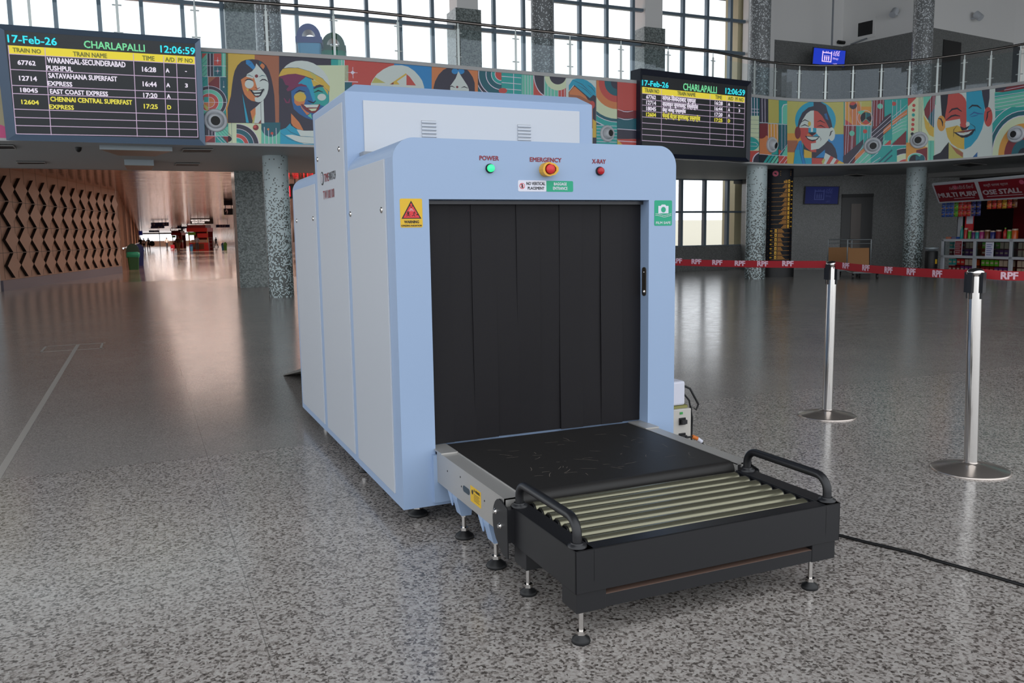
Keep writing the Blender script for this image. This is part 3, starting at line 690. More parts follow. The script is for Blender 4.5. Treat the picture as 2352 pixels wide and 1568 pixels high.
c0 = atd(2252, 617, 4.18); c1 = atd(2420, 619, 3.95)
tape(st2, c0, c1, h, 'red tape running off to the right', [(2319, 633)])
# ================================================================ POWER UNIT AND CABLES
PU = thing('power_unit', 'white power socket unit with black plugs beside the scanner', 'power unit', (1.62, .45, 0))
mwp = mat('offwhite_plastic', 'c9c4bc', .5)
o = MB().box((-.17, -.02, 0), (.135, .16, .265), mwp).build('socket_box', PU, bevel=.004)
for z in (.20, .115): MB().box((.055, -.028, z-.02), (.095, -.02, z+.018), 'black').box((.06, -.05, z-.012), (.09, -.028, z+.01), 'black_paint').build('socket_plug', o)
MB().box((.06, -.024, .238), (.078, -.02, .25), mat('lamp_small', '3fa050', .4)).build('switch', o)
MB().box((-.17, 0, .266), (.125, .15, .28), mat('olive_strip', '8c8a52', .6)).build('tray', PU)
MB().box((-.17, 0, .281), (.11, .15, .415), 'label_white').build('stabiliser_box', PU, bevel=.012)
mb = MB(); mb.tube([(.10, .02, .39), (.14, .0, .37), (.165, -.01, .32), (.19, -.01, .28), (.175, -.01, .25), (.15, 0, .27), (.145, .0, .2), (.15, 0, .05), (.145, 0, .006)], .006, 'black', 8)
mb.tube([(.10, .03, .36), (.15, .02, .30), (.165, .01, .2), (.16, .01, .02)], .005, 'black', 8)
mb.tube([(.08, -.05, .115), (.12, -.06, .115), (.165, -.07, .09), (.20, -.08, .03), (.22, -.08, .007)], .006, 'black', 8)
mb.cyl((.115, -.06, .118), (.145, -.066, .104), .011, mat('orange_tag', 'd9762c', .5), 10); mb.cyl((.145, -.066, .104), (.17, -.072, .085), .0105, 'label_white', 10)
mb.build('cable', PU)
pts = [atz(*p, 0) for p in ((1880, 1223), (1927, 1232), (1990, 1248), (2050, 1262), (2110, 1277), (2150, 1290), (2250, 1318), (2352, 1348), (2500, 1392))]
pts = [Vector((1.35, .2, .006)), Vector((1.42, -.3, .006)), Vector((1.45, -.6, .006))]+[Vector((p.x, p.y, .006)) for p in pts]
fine = []
for i in range(len(pts)-1):
    p0, p1, p2, p3 = pts[max(i-1, 0)], pts[i], pts[i+1], pts[min(i+2, len(pts)-1)]
    for k in range(5):
        q = k/5; fine.append(.5*((2*p1)+(-p0+p2)*q+(2*p0-5*p1+4*p2-p3)*q*q+(-p0+3*p1-3*p2+p3)*q**3))
tag(MB().tube(fine, .006, 'black', 8).build('floor_cable'), 'black cable lying on the floor to the right of the roller table', 'cable')
# floor markings
mm = mat('floor_tape', 'a7a19b', .5)
mb = MB(); mb.box((-1.715, -1.2, 0), (-1.675, 7.85, .0008), mm); tag(mb.build('floor_line'), 'long pale line taped on the floor at the left', 'floor marking')
mb = MB()
for a, b in (((-2.03, 7.32), (-1.41, 7.32)), ((-2.03, 7.88), (-1.41, 7.88)), ((-2.03, 7.32), (-2.03, 7.88)), ((-1.43, 7.32), (-1.43, 7.88))): mb.box((a[0]-.012, a[1]-.012, .0009), (b[0]+.012, b[1]+.012, .0016), mm)
tag(mb.build('floor_box_marking'), 'small rectangle taped on the floor at the far end of the pale line', 'floor marking')
# ================================================================ MURAL
PAL = dict(navy='3a3848', black='222230', teal='2fa39e', mint='6cc4ac', dkteal='22616f', cream='cfdab8', white='ccd6d2', red='c2504a', dkred='7c3038',
    orange='d08050', amber='d79a48', yellow='d3b14c', olive='bcb868', blue='2f86c4', cyan='2c9fc0', brown='a5684e', maroon='7a3358', deepblue='2f66a0', line='dcd4e4', pink='c8487c', beige='a59a78')
for k, v in PAL.items(): mat('mural_'+k, v, .45, mul=1.15)
MU = MB(); _st = {'o': (0, 0), 's': 1, 'clip': None, 'k': 0}
def clip_half(P, ax, val, sgn):
    out = []; n = len(P)
    for i in range(n):
        a, b = P[i], P[(i+1) % n]; da = (a[ax]-val)*sgn; db = (b[ax]-val)*sgn
        if da >= 0: out.append(a)
        if (da >= 0) != (db >= 0):
            t_ = da/(da-db); out.append((a[0]+(b[0]-a[0])*t_, a[1]+(b[1]-a[1])*t_))
    return out
def K(o, s): _st['o'] = o; _st['s'] = s; _st['k'] = 0
def C(*c): _st['clip'] = c or None
def emit_uv(P, m, off):
    P = clip_half(clip_half(P, 1, ZS+.026, 1), 1, ZM, -1)
    if len(P) < 3: return
    lo, hi = min(p[0] for p in P), max(p[0] for p in P)
    cuts = [lo] + [s for s in slen if lo < s < hi and s > .01] + [hi]
    for a, b in zip(cuts, cuts[1:]):
        Q = clip_half(clip_half(P, 0, a, 1), 0, b, -1)
        if len(Q) >= 3: MU.poly([fas(min(max(q[0], a+1e-5), b-1e-5), q[1], off) for q in Q], 'mural_'+m)
def p(m, *c):
    P = [(c[i], c[i+1]) for i in range(0, len(c), 2)]
    if _st['clip']:
        x0, y0, x1, y1 = _st['clip']
        for ax, v, sg in ((0, x0, 1), (0, x1, -1), (1, y0, 1), (1, y1, -1)):
            P = clip_half(P, ax, v, sg)
            if len(P) < 3: return
    _st['k'] += 1
    uv = [fray(_st['o'][0]+x/_st['s'], _st['o'][1]+y/_st['s']) for x, y in P]
    emit_uv(uv, m, .004+.0004*_st['k'])
def r(m, x0, y0, x1, y1): p(m, x0, y0, x1, y0, x1, y1, x0, y1)
def c(m, x, y, rx, ry=None, n=36): p(m, *[q for i in range(n) for q in (x+rx*math.cos(2*PI*i/n), y+(ry or rx)*math.sin(2*PI*i/n))])
def l(m, w, *cc):
    P = [Vector((cc[i], cc[i+1])) for i in range(0, len(cc), 2)]; N = len(P); A_, B_ = [], []
    for i, q in enumerate(P):
        d = (P[min(i+1, N-1)]-P[max(i-1, 0)]).normalized(); n = Vector((-d.y, d.x))*w/2*(1 if 0 < i < N-1 or N == 2 else .35)
        A_.append(q+n); B_.append(q-n)
    p(m, *[v for q in A_+B_[::-1] for v in (q.x, q.y)])
def ring(m, x, y, r0, w, n=36): # thin circle outline
    for i in range(n):
        a, b = 2*PI*i/n, 2*PI*(i+1)/n
        p(m, x+r0*math.cos(a), y+r0*math.sin(a), x+r0*math.cos(b), y+r0*math.sin(b), x+(r0-w)*math.cos(b), y+(r0-w)*math.sin(b), x+(r0-w)*math.cos(a), y+(r0-w)*math.sin(a)); _st['k'] -= 1
    _st['k'] += 1
# left of the large board and the base tone everywhere
K((0, 0), 1); emit_uv([(0, ZS), (slen[-1], ZS), (slen[-1], ZM), (0, ZM)], 'teal', .002)
r('beige', -400, 0, 22, 400); c('pink', -10, 330, 45); r('brown', 100, 0, 300, 400); r('cream', 720, 150, 800, 400)
# ---- stretch right of the large board
K((460, 120), 7.1286); C()
r('teal', 0, 0, 455, 1600); r('mint', 30, 20, 118, 395)
for k in range(5): l('dkteal', 5, 35, 190+k*75, 112, 110+k*75)
p('red', 30, 20, 110, 20, 30, 110)
for x in (118, 170): r('navy', x, 20, x+42, 395)
for x in (112, 158, 163, 212): l('line', 6, x, 20, x+6, 395)
r('red', 222, 20, 345, 218); r('dkteal', 228, 232, 350, 392); r('mint', 355, 20, 416, 400); l('line', 6, 383, 20, 388, 400)
for y, m in ((140, 'white'), (310, 'red')):
    l('line', 4, 232, y, 335, y); l('line', 4, 285, y-58, 285, y+50); p('line', 285, y-22, 305, y, 285, y+22, 265, y); p(m, 285, y-11, 295, y, 285, y+11, 275, y)
for y in (222, 400): l('line', 7, 45, y, 425, y+6)
r('dkred', 130, 405, 312, 610); p('brown', 130, 405, 260, 405, 130, 520); r('dkteal', 328, 410, 430, 820); l('line', 3, 382, 470, 384, 560); c('white', 384, 570, 13)
l('line', 8, 318, 405, 322, 610)
C(48, 540, 436, 1010)
for rr, m in ((290, 'line'), (282, 'navy'), (230, 'line'), (224, 'mint'), (160, 'line'), (153, 'red'), (96, 'line'), (89, 'orange')): c(m, 145, 822, rr, rr*.93)
p('teal', 60, 822, 60, 735, 135, 735, 135, 822); p('olive', 60, 850, 130, 900, 130, 980, 60, 900); l('line', 8, 137, 540, 143, 1000); l('line', 6, 48, 822, 436, 822); C()
l('line', 8, 125, 390, 130, 545)
r('mint', 245, 1220, 456, 1372)
for k in range(4): l('dkteal', 5, 230+k*55, 1260, 350+k*55, 1380)
r('dkred', 85, 1375, 242, 1520); p('red', 85, 1375, 242, 1375, 85, 1480); r('navy', 78, 1190, 238, 1362)
for x in (140, 190, 236): l('line', 7, x, 1190, x+2, 1362)
l('line', 7, 80, 1368, 456, 1378); l('line', 6, 244, 1300, 246, 1520); p('dkred', 360, 1382, 456, 1382, 456, 1500)
for k in range(2): l('line', 6, 260+k*60, 1382, 400+k*60, 1520)
# woman with bindi
K((460, 120), 7.1286)
r('yellow', 416, 0, 895, 1160); p('amber', 416, 900, 500, 700, 500, 1160, 440, 1160); r('brown', 890, 0, 1290, 1170)
p('navy', 445, 920, 470, 830, 500, 720, 520, 540, 540, 400, 565, 300, 610, 215, 670, 155, 740, 125, 850, 114, 940, 125, 1010, 155, 1080, 215, 1130, 310, 1165, 430, 1195, 580, 1212, 700, 1222, 900, 1230, 1170, 452, 1155)
p('blue', 745, 130, 800, 128, 845, 160, 890, 230, 905, 250, 860, 285, 800, 230, 750, 190); l('navy', 4, 790, 200, 840, 170)
p('dkteal', 965, 145, 1000, 160, 1005, 185, 970, 215); p('orange', 975, 220, 1010, 180, 1050, 210, 1055, 240, 1030, 280)
p('white', 915, 182, 960, 235, 1040, 330, 1075, 375, 1100, 440, 1118, 520, 1115, 600, 1095, 680, 1060, 745, 1030, 785, 990, 815, 945, 820, 900, 805, 880, 700, 880, 420, 760, 362, 850, 310, 900, 250)
p('orange', 665, 450, 700, 425, 745, 400, 875, 405, 900, 480, 935, 600, 945, 680, 930, 735, 890, 745, 895, 805, 840, 795, 780, 755, 725, 690, 695, 610)
p('yellow', 742, 595, 800, 605, 785, 650); c('white', 802, 522, 73, 72); p('white', 765, 365, 870, 400, 868, 435, 750, 400)
c('dkred', 920, 391, 27)
for q in ((755, 380, 800, 375, 868, 405), (960, 408, 1010, 380, 1075, 392)): l('dkteal', 12, *q)
for q in ((728, 468, 770, 445, 815, 445, 872, 475), (972, 478, 1015, 448, 1060, 450, 1106, 482)): l('black', 20, *q)
l('dkred', 14, 895, 575, 940, 600, 980, 575)
p('black', 800, 608, 860, 622, 960, 620, 1048, 600, 1020, 660, 990, 715, 940, 742, 890, 720, 850, 670)
p('white', 848, 630, 1006, 628, 985, 655, 880, 662); p('white', 878, 684, 986, 682, 965, 708, 905, 714); p('dkred', 905, 718, 965, 712, 940, 738)
l('black', 6, 800, 595, 796, 640); l('black', 6, 1015, 590, 1046, 610, 1040, 655)
p('white', 903, 905, 985, 830, 1035, 782, 1047, 1165, 850, 1160, 905, 1010); p('orange', 820, 970, 860, 935, 903, 905, 905, 1015, 852, 1120); p('olive', 905, 1010, 880, 1160, 850, 1160, 865, 1090); l('black', 5, 990, 830, 1000, 1165); p('dkred', 950, 1165, 992, 1105, 992, 1165)
p('cyan', 688, 682, 700, 720, 796, 1156, 750, 1152)
K((460, 120), 7.1286)
r('cream', 456, 1150, 1000, 1520); l('dkteal', 5, 510, 1150, 520, 1520); c('black', 466, 1418, 48)
C(594, 1150, 1000, 1520)
for rr, m in ((370, 'line'), (362, 'navy'), (290, 'line'), (282, 'dkteal'), (205, 'line'), (198, 'red'), (138, 'line'), (130, 'teal'), (72, 'mint')): c(m, 594, 1530, rr, rr*.97)
C(); c('dkred', 908, 1232, 47); c('red', 895, 1218, 26)
r('mint', 1000, 1165, 1310, 1520); C(1000, 1150, 1310, 1520); c('dkteal', 1155, 1200, 165, 185); C()
for x, y in ((1048, 1225), (1117, 1275), (1180, 1340), (1240, 1240)): l('line', 9, x, y, x+8, 1520)
c('orange', 1112, 1262, 18); c('red', 1174, 1328, 23)
# man with headband
K((460, 120), 7.1286)
r('navy', 1285, 0, 2140, 1300)
p('maroon', 1285, 405, 1350, 375, 1450, 352, 1600, 350, 1720, 385, 1720, 420, 1620, 520, 1500, 620, 1430, 640, 1405, 600, 1450, 550, 1380, 530, 1350, 440)
p('navy', 1285, 430, 1345, 430, 1400, 545, 1450, 560, 1405, 610, 1420, 650, 1285, 700)
l('maroon', 30, 1370, 750, 1410, 820, 1450, 825, 1465, 760)
p('white', 1365, 262, 1410, 215, 1480, 170, 1560, 145, 1660, 138, 1760, 150, 1850, 180, 1940, 235, 2020, 310, 2080, 400, 2110, 480, 2115, 600, 2100, 640, 2000, 500, 1850, 340, 1600, 255, 1450, 250)
p('yellow', 1282, 400, 1310, 330, 1350, 272, 1450, 255, 1600, 260, 1750, 300, 1880, 360, 2000, 430, 2120, 560, 2115, 660, 2000, 545, 1850, 440, 1700, 385, 1560, 352, 1430, 362)
p('olive', 1780, 320, 1880, 360, 1905, 440, 1870, 445); l('dkteal', 5, 1365, 262, 1600, 255, 1800, 318, 2000, 430, 2115, 560)
p('deepblue', 1488, 640, 1600, 560, 1720, 410, 1820, 440, 1990, 540, 2105, 640, 2110, 800, 2075, 900, 2000, 990, 1900, 1090, 1830, 1108, 1720, 1070, 1620, 1010, 1530, 930, 1500, 800)
p('cyan', 1600, 515, 1650, 465, 1725, 405, 1815, 440, 1845, 530, 1850, 620, 1895, 780, 1850, 812, 1810, 700, 1780, 610, 1730, 535, 1640, 525)
p('teal', 1850, 600, 1900, 540, 1990, 545, 2100, 645, 2105, 800, 2060, 890, 1940, 860, 1800, 855, 1890, 800)
p('yellow', 1815, 442, 1900, 480, 1990, 540, 2090, 640, 2090, 700, 2000, 560, 1850, 560)
c('yellow', 1632, 738, 99, 80); p('orange', 1535, 745, 1560, 790, 1620, 812, 1690, 800, 1720, 790, 1700, 850, 1640, 875, 1580, 875, 1540, 830); c('white', 1988, 736, 70, 56)
for q in ((1490, 615, 1560, 555, 1650, 535, 1745, 560), (1858, 600, 1900, 565, 1960, 550, 2020, 560)): l('maroon' if q[0] < 1600 else 'navy', 42, *q)
for q in ((1555, 665, 1620, 628, 1720, 650), (1858, 662, 1930, 628, 2010, 655)): l('black', 24, *q)
p('olive', 1590, 660, 1640, 645, 1705, 665, 1700, 690, 1640, 668, 1600, 680)
l('black', 22, 1755, 790, 1790, 808, 1850, 832, 1892, 795)
p('dkred', 1640, 850, 1800, 862, 1965, 850, 1940, 930, 1900, 985, 1850, 1000, 1790, 985, 1720, 950)
p('white', 1690, 860, 1940, 858, 1915, 905, 1740, 905); p('cream', 1768, 925, 1908, 920, 1885, 958, 1820, 965)
p('orange', 1640, 860, 1680, 920, 1740, 975, 1795, 1000, 1745, 1030, 1690, 960, 1650, 905); p('mint', 1755, 1040, 1810, 1000, 1830, 1095)
p('orange', 1485, 1000, 1540, 1060, 1620, 1150, 1690, 1280, 1600, 1265, 1520, 1210, 1488, 1160)
p('cyan', 1308, 1275, 1400, 1240, 1470, 1165, 1485, 1200, 1560, 1250, 1690, 1285, 2140, 1285, 2140, 1560, 1308, 1560)
p('white', 1578, 1268, 1700, 1285, 2140, 1285, 2140, 1400, 1640, 1372); p('white', 1390, 1358, 1500, 1350, 1640, 1378, 2140, 1400, 2140, 1500, 1700, 1500, 1550, 1450)
l('navy', 6, 1400, 1240, 1480, 1310, 1640, 1375, 1870, 1395); l('navy', 6, 1308, 1320, 1450, 1420, 1620, 1480, 1870, 1500)
# ---- above the scanner
K((780, 130), 5.6)
r('mint', -20, -100, 62, 900); l('line', 7, 28, 40, 28, 400); l('line', 9, 60, 40, 64, 400)
r('red', 65, -20, 700, 1200); l('line', 9, 65, 320, 235, 328); r('dkteal', 66, 330, 160, 600)
l('line', 5, 90, 202, 230, 210); l('line', 6, 168, 135, 172, 280); p('line', 165, 180, 200, 206, 165, 232, 138, 205)
r('blue', 700, -20, 1182, 1200)
p('white', 400, 350, 430, 290, 480, 225, 560, 165, 640, 125, 700, 112, 800, 112, 880, 132, 960, 185, 1020, 250, 1060, 310, 1085, 390, 1095, 700, 400, 700)
p('olive', 455, 265, 590, 340, 410, 340); p('yellow', 640, 358, 855, 212, 858, 235, 735, 320, 770, 360); p('dkred', 650, 356, 695, 328, 690, 360); p('red', 858, 225, 900, 260, 980, 372, 858, 368)
r('orange', 1183, -20, 1776, 1200)
p('navy', 1205, 400, 1225, 320, 1270, 235, 1330, 172, 1400, 140, 1500, 128, 1600, 140, 1660, 190, 1710, 265, 1735, 340, 1745, 800, 1205, 800)
for x in (1480, 1560): c('blue', x, 190, 42, 36)
p('white', 1525, 188, 1560, 250, 1640, 372, 1660, 420, 1660, 700, 1420, 700, 1420, 380, 1490, 280); c('dkred', 1510, 392, 15); l('black', 14, 1400, 395, 1440, 380, 1480, 400); l('black', 14, 1560, 402, 1600, 388, 1650, 408)
C(1778, -20, 2076, 1200); r('dkteal', 1778, 0, 2076, 1200)
for rr, m in ((340, 'line'), (330, 'navy'), (300, 'line'), (290, 'dkteal'), (205, 'line'), (195, 'dkteal'), (135, 'line'), (127, 'teal'), (88, 'line'), (80, 'red')): c(m, 2078, 225, rr, rr)
C(); r('teal', 2078, 0, 2340, 1200)
for y in (262, 342, 420): l('line', 8, 2078, y-8, 2330, y+14)
l('line', 8, 2232, 200, 2234, 600); c('red', 2095, 440, 55, 35)
K((1160, 150), 7.587)
r('cyan', 150, -50, 272, 1400); r('mint', 272, -50, 490, 1400)
for y in (212, 318, 428): l('line', 10, 0, y-14, 272, y+6)
for x in (140, 290, 346, 395, 443, 490): l('line', 8, x, 100, x+4, 900)
r('red', 492, -50, 690, 1400); C(495, -50, 675, 1400); c('line', 750, 150, 258, 400); c('navy', 750, 150, 245, 385); C(); r('mint', 676, -50, 925, 1400); r('red', 925, -50, 1056, 1400)
for x in (684, 740, 795, 855, 920, 975, 1028): l('line', 8, x, 200, x+4, 900)
c('cream', 920, 195, 235, 245); c('navy', 915, 185, 145, 150)
r('white', 1056, -50, 1582, 1400)
p('brown', 1100, 470, 1200, 350, 1440, 560, 1560, 700, 1560, 1100, 1100, 1100)
p('cyan', 1105, 350, 1170, 250, 1300, 225, 1420, 265, 1500, 320, 1570, 400, 1578, 540, 1530, 520, 1470, 575, 1350, 480, 1190, 345, 1105, 450)
p('navy', 1470, 575, 1530, 515, 1578, 540, 1578, 980, 1525, 930, 1520, 640, 1440, 600, 1190, 365, 1200, 345); p('orange', 1210, 370, 1400, 540, 1440, 610, 1300, 530, 1120, 510, 1120, 465)
for q in ((1180, 262, 1330, 330, 1520, 510), (1260, 345, 1400, 430, 1500, 530), (1430, 345, 1500, 390, 1570, 480)): l('navy', 9, *q)
p('yellow', 1520, 940, 1582, 985, 1582, 1260, 1520, 1260); r('navy', 1520, 1260, 1582, 1400); c('red', 1510, 690, 48, 68)
C(1583, -50, 1942, 1400); r('dkteal', 1583, -50, 1942, 1400)
for rx, m in ((800, 'line'), (785, 'teal'), (700, 'line'), (690, 'dkteal'), (640, 'cream'), (470, 'orange'), (350, 'red'), (240, 'dkteal'), (120, 'navy')): c(m, 1945, 295, rx*.92, rx)
r('teal', 1583, 1040, 1942, 1400)
for k in range(7): l('line', 8, 1583, 1048+k*56, 1942, 1062+k*56)
C(1944, -50, 2400, 1400); r('red', 1944, 0, 2400, 800); r('dkred', 1944, 790, 2400, 930); r('dkteal', 1944, 930, 2400, 1120); r('navy', 1944, 1120, 2400, 1280); r('red', 1944, 1285, 2400, 1500); p('yellow', 1944, 1290, 2040, 1390, 1944, 1390)
for q in ((1944, 765, 2060, 808, 2130, 812, 2220, 795), (1944, 912, 2060, 945, 2130, 948, 2220, 932), (1944, 1110, 2400, 1140), (1960, 1320, 2400, 1345)): l('line', 12, *q)
C()
# ---- right of the small board
K((1720, 200), 7.35)
r('cyan', -1800, -300, -10, 1600)
r('dkteal', -60, 100, 168, 480); r('cream', -60, 485, 168, 1080)
for x in (0, 45, 92, 138): l('line', 11, x-3, 120, x, 485)
for y in (375, 428): l('line', 9, -60, y-12, 168, y)
for k in range(5): l('dkteal', 4, -60, 550+k*72, 166, 560+k*72)
C(-60, 830, 166, 1070); c('teal', 20, 960, 145, 115); C(); l('line', 7, -20, 925, 110, 938, 145, 970, 130, 1000, -20, 995)
r('red', -60, 1075, 165, 1400); C(-60, 1075, 165, 1400); c('line', 200, 1260, 150, 165); c('navy', 205, 1265, 140, 155); C()
r('navy', 172, 100, 318, 595); l('line', 8, 215, 130, 220, 595); l('line', 8, 265, 130, 270, 595); r('olive', 322, 100, 500, 610)
for x in range(340, 500, 20): l('yellow', 3, x, 170, x, 605)
r('teal', 502, 100, 640, 625); C(502, 200, 640, 625); p('line', 550, 620, 550, 350, 575, 295, 640, 282, 640, 620); p('mint', 560, 620, 560, 355, 585, 305, 640, 292, 640, 620); C()
l('line', 8, 168, 595, 635, 632)
r('dkred', 170, 612, 315, 1140); C(170, 612, 488, 1140); c('orange', 250, 1010, 150, 200); r('amber', 318, 625, 488, 1000); c('dkred', 200, 720, 110, 150); C()
for x in (315, 367, 417, 468): l('line', 7, x, 620, x+2, 900)
r('dkteal', 496, 640, 638, 1160)
for x in (548, 600): l('line', 5, x, 640, x, 1100)
p('mint', 540, 1160, 640, 980, 640, 1160); p('red', 490, 1050, 545, 1080, 495, 1160); l('line', 5, 500, 1150, 640, 970)
r('black', 165, 1140, 490, 1400); C(200, 1140, 486, 1400)
for k in range(4): p(('teal', 'teal', 'mint', 'mint')[k], 215+k*62, 1300, 320+k*62, 1150, 368+k*62, 1150, 262+k*62, 1300)
C(490, 1160, 634, 1400); r('red', 490, 1160, 634, 1400); l('line', 8, 500, 1290, 600, 1165); l('line', 8, 580, 1290, 640, 1210); C(); l('line', 8, 160, 1130, 634, 1165)
# woman portrait
K((1720, 200), 7.35)
r('olive', 640, 100, 1600, 800); r('amber', 638, 780, 900, 1400); r('brown', 638, 900, 820, 1110); r('yellow', 638, 1100, 820, 1400); r('blue', 1300, 795, 1598, 1400)
c('cyan', 1122, 560, 345, 325)
p('navy', 1090, 240, 1200, 250, 1300, 310, 1330, 420, 1385, 560, 1410, 680, 1350, 720, 1100, 420, 1000, 420, 900, 560, 850, 680, 820, 660, 840, 560, 900, 430, 1000, 345, 1090, 320)
p('deepblue', 1270, 455, 1310, 440, 1345, 560, 1300, 540)
p('navy', 920, 900, 1320, 900, 1400, 950, 1460, 1040, 1490, 1160, 1490, 1400, 920, 1400)
p('white', 1095, 395, 1095, 700, 850, 700, 852, 660, 900, 560, 970, 450, 1040, 400); p('red', 1095, 395, 1160, 410, 1230, 480, 1300, 590, 1355, 692, 1095, 692)
p('red', 848, 685, 1135, 690, 1135, 1100, 1060, 1095, 960, 1020, 900, 930, 865, 850)
p('white', 1130, 692, 1360, 695, 1380, 800, 1340, 890, 1270, 970, 1180, 1040, 1045, 1062, 1045, 950, 1130, 940)
c('dkred', 822, 770, 50, 105); c('white', 1395, 795, 58, 115); l('black', 20, 1355, 830, 1375, 800, 1385, 755, 1420, 735)
p('cyan', 1003, 688, 1135, 690, 1135, 770, 1000, 770); r('white', 1043, 640, 1078, 755); p('black', 995, 765, 1140, 765, 1065, 822)
p('orange', 960, 830, 995, 780, 1060, 828); p('cyan', 1070, 828, 1140, 780, 1185, 835)
p('black', 942, 825, 1195, 832, 1150, 890, 1070, 918, 1000, 890); p('white', 968, 836, 1175, 842, 1130, 882, 1060, 892, 1000, 872)
for q in ((875, 595, 940, 552, 1015, 585), (1148, 590, 1200, 565, 1290, 610), (865, 665, 940, 635, 1010, 668), (1150, 665, 1210, 648, 1290, 688)): l('black', 18, *q)
c('yellow', 1018, 620, 24, 40); l('black', 8, 1185, 830, 1215, 880, 1200, 915)
p('yellow', 925, 1050, 1055, 1095, 1055, 1195, 925, 1195); r('cyan', 925, 1195, 1055, 1400)
p('blue', 840, 910, 880, 900, 900, 1010, 950, 1320, 750, 1320, 770, 1080); p('cyan', 745, 1310, 775, 1060, 850, 1060, 900, 1310); l('black', 6, 845, 950, 860, 1120, 905, 1320); l('black', 6, 880, 930, 900, 1120, 960, 1320)
p('blue', 1120, 1190, 1280, 1055, 1280, 1190); p('red', 1057, 1195, 1250, 1205, 1260, 1320, 1057, 1320); p('white', 1285, 1110, 1375, 1160, 1300, 1320, 1230, 1320); p('red', 1375, 1160, 1430, 1190, 1345, 1320, 1285, 1320)
p('white', 1430, 1190, 1480, 1215, 1410, 1320, 1345, 1320); p('red', 1480, 1215, 1520, 1240, 1460, 1320, 1410, 1320); p('yellow', 1520, 1240, 1600, 1280, 1600, 1400, 1460, 1320); p('olive', 1220, 1260, 1260, 1200, 1285, 1230, 1250, 1310)
# panel with pins and diagonals
K((1720, 200), 7.35)
r('amber', 1618, 100, 2070, 640); p('olive', 1700, 100, 2070, 100, 2070, 330, 1900, 330, 1850, 240); p('red', 1618, 540, 1760, 640, 1618, 640); p('orange', 1820, 240, 1900, 380, 1880, 640, 1760, 640, 1700, 420)
for x in (1632, 1690, 1752, 1820, 1890): l('line', 6, x, 250, x-6, 640)
c('navy', 1760, 312, 62); p('red', 1700, 300, 1725, 262, 1765, 250, 1812, 275, 1760, 310)
ring('line', 1960, 520, 130, 8); c('black', 1975, 525, 92, 102); p('mint', 1830, 420, 1900, 395, 1960, 400, 1890, 470); p('dkteal', 1975, 425, 2050, 440, 2060, 480, 1980, 520); p('red', 1975, 540, 2040, 612, 1975, 632, 1910, 605)
for q in ((1975, 425, 1975, 535), (1975, 535, 1905, 600), (1975, 535, 2050, 600)): l('mint', 7, *q)
r('dkred', 1600, 650, 1808, 1400); r('teal', 1808, 655, 2066, 1400); r('dkred', 2088, 100, 2285, 700); r('teal', 2290, 100, 2420, 900)
for x in (1632, 1670, 1728, 1748): l('line', 6, x+15, 650, x-10, 1150)
for x in (1870, 1935, 2000, 2040): l('line', 4, x+10, 655, x-15, 1300)
c('mint', 1738, 782, 45); c('red', 1960, 748, 35); c('mint', 2215, 325, 46)
for x in (2110, 2160, 2220, 2262): l('line', 6, x+4, 220, x-10, 660)
p('navy', 1590, 1330, 1590, 1170, 1760, 1030, 1930, 880, 1930, 960, 1660, 1400); p('orange', 1790, 1160, 1960, 1010, 2070, 940, 2070, 1010, 1790, 1240); p('mint', 1790, 1250, 2060, 1020, 2060, 1400, 1790, 1400)
p('navy', 2066, 800, 2260, 560, 2300, 500, 2400, 440, 2400, 700, 2230, 850, 2066, 1000); p('orange', 2270, 720, 2400, 600, 2400, 700, 2270, 800)
p('teal', 2056, 1160, 2240, 1010, 2500, 1010, 2500, 1400, 2056, 1400)
for k in range(6): l('line', 7, 1590+k*75, 1400, 2060+k*40, 850+k*85)
for k in range(3): l('line', 7, 2066, 780+k*70, 2400, 480+k*80)
for k in range(2): l('dkteal', 26, 2060+k*80, 1400, 2420, 1060+k*90)
l('line', 8, 2078, 240, 2062, 900); l('line', 8, 1604, 648, 2066, 652)
# ---- far right
K((2000, 180), 6.682)
r('dkred', 30, 200, 205, 800); r('teal', 212, 200, 570, 1040)
for x in (90, 150, 130): l('line', 6, x, 330, x-8, 720)
for x in (270, 335, 400, 460): l('line', 5, x, 330, x-10, 1000)
c('mint', 145, 430, 42); c('red', 356, 390, 32)
p('navy', 15, 850, 15, 760, 330, 500, 330, 580, 200, 690, 180, 1030, 60, 900); p('mint', 200, 860, 400, 700, 560, 560, 555, 800, 320, 1000, 190, 1030); p('orange', 200, 760, 420, 580, 560, 475, 560, 555, 440, 630, 205, 850)
for k in range(7): l('line', 6, 20+k*28, 850+k*42, 330, 600+k*42, 470, 480+k*50, 560, 400+k*62)
p('dkred', 330, 1010, 545, 800, 540, 1025, 330, 1025); p('red', 200, 1030, 310, 935, 310, 1010, 270, 1030)
r('teal', -30, 1030, 540, 1400); l('line', 8, 180, 1028, 545, 1024); C(-30, 1030, 540, 1400)
for rx, m in ((370, 'line'), (362, 'navy'), (275, 'line'), (268, 'cream'), (180, 'line'), (172, 'red'), (60, 'line'), (52, 'mint')): c(m, 545, 1390, rx, rx*.87)
C()
for k in range(2): l('line', 6, 0, 1290+k*40, 340, 1030+k*20)
K((2000, 180), 6.682)
r('cream', 566, 100, 980, 1400); p('red', 568, 200, 700, 300, 570, 430)
for i, m in enumerate(('red', 'red', 'teal', 'red', 'red', 'red', 'black')): c(m, 662-i*4, 415+i*73, 25, 25)
for x in (745, 765, 790): l('dkteal', 4, x, 280, x-10, 830)
p('mint', 805, 270, 1000, 240, 1000, 400, 815, 500); p('dkred', 950, 260, 1000, 262, 985, 450, 880, 640, 830, 560, 820, 480, 870, 370); p('dkteal', 985, 450, 970, 760, 900, 690, 880, 620, 910, 550); p('yellow', 810, 560, 860, 650, 970, 760, 965, 900, 900, 870, 840, 760)
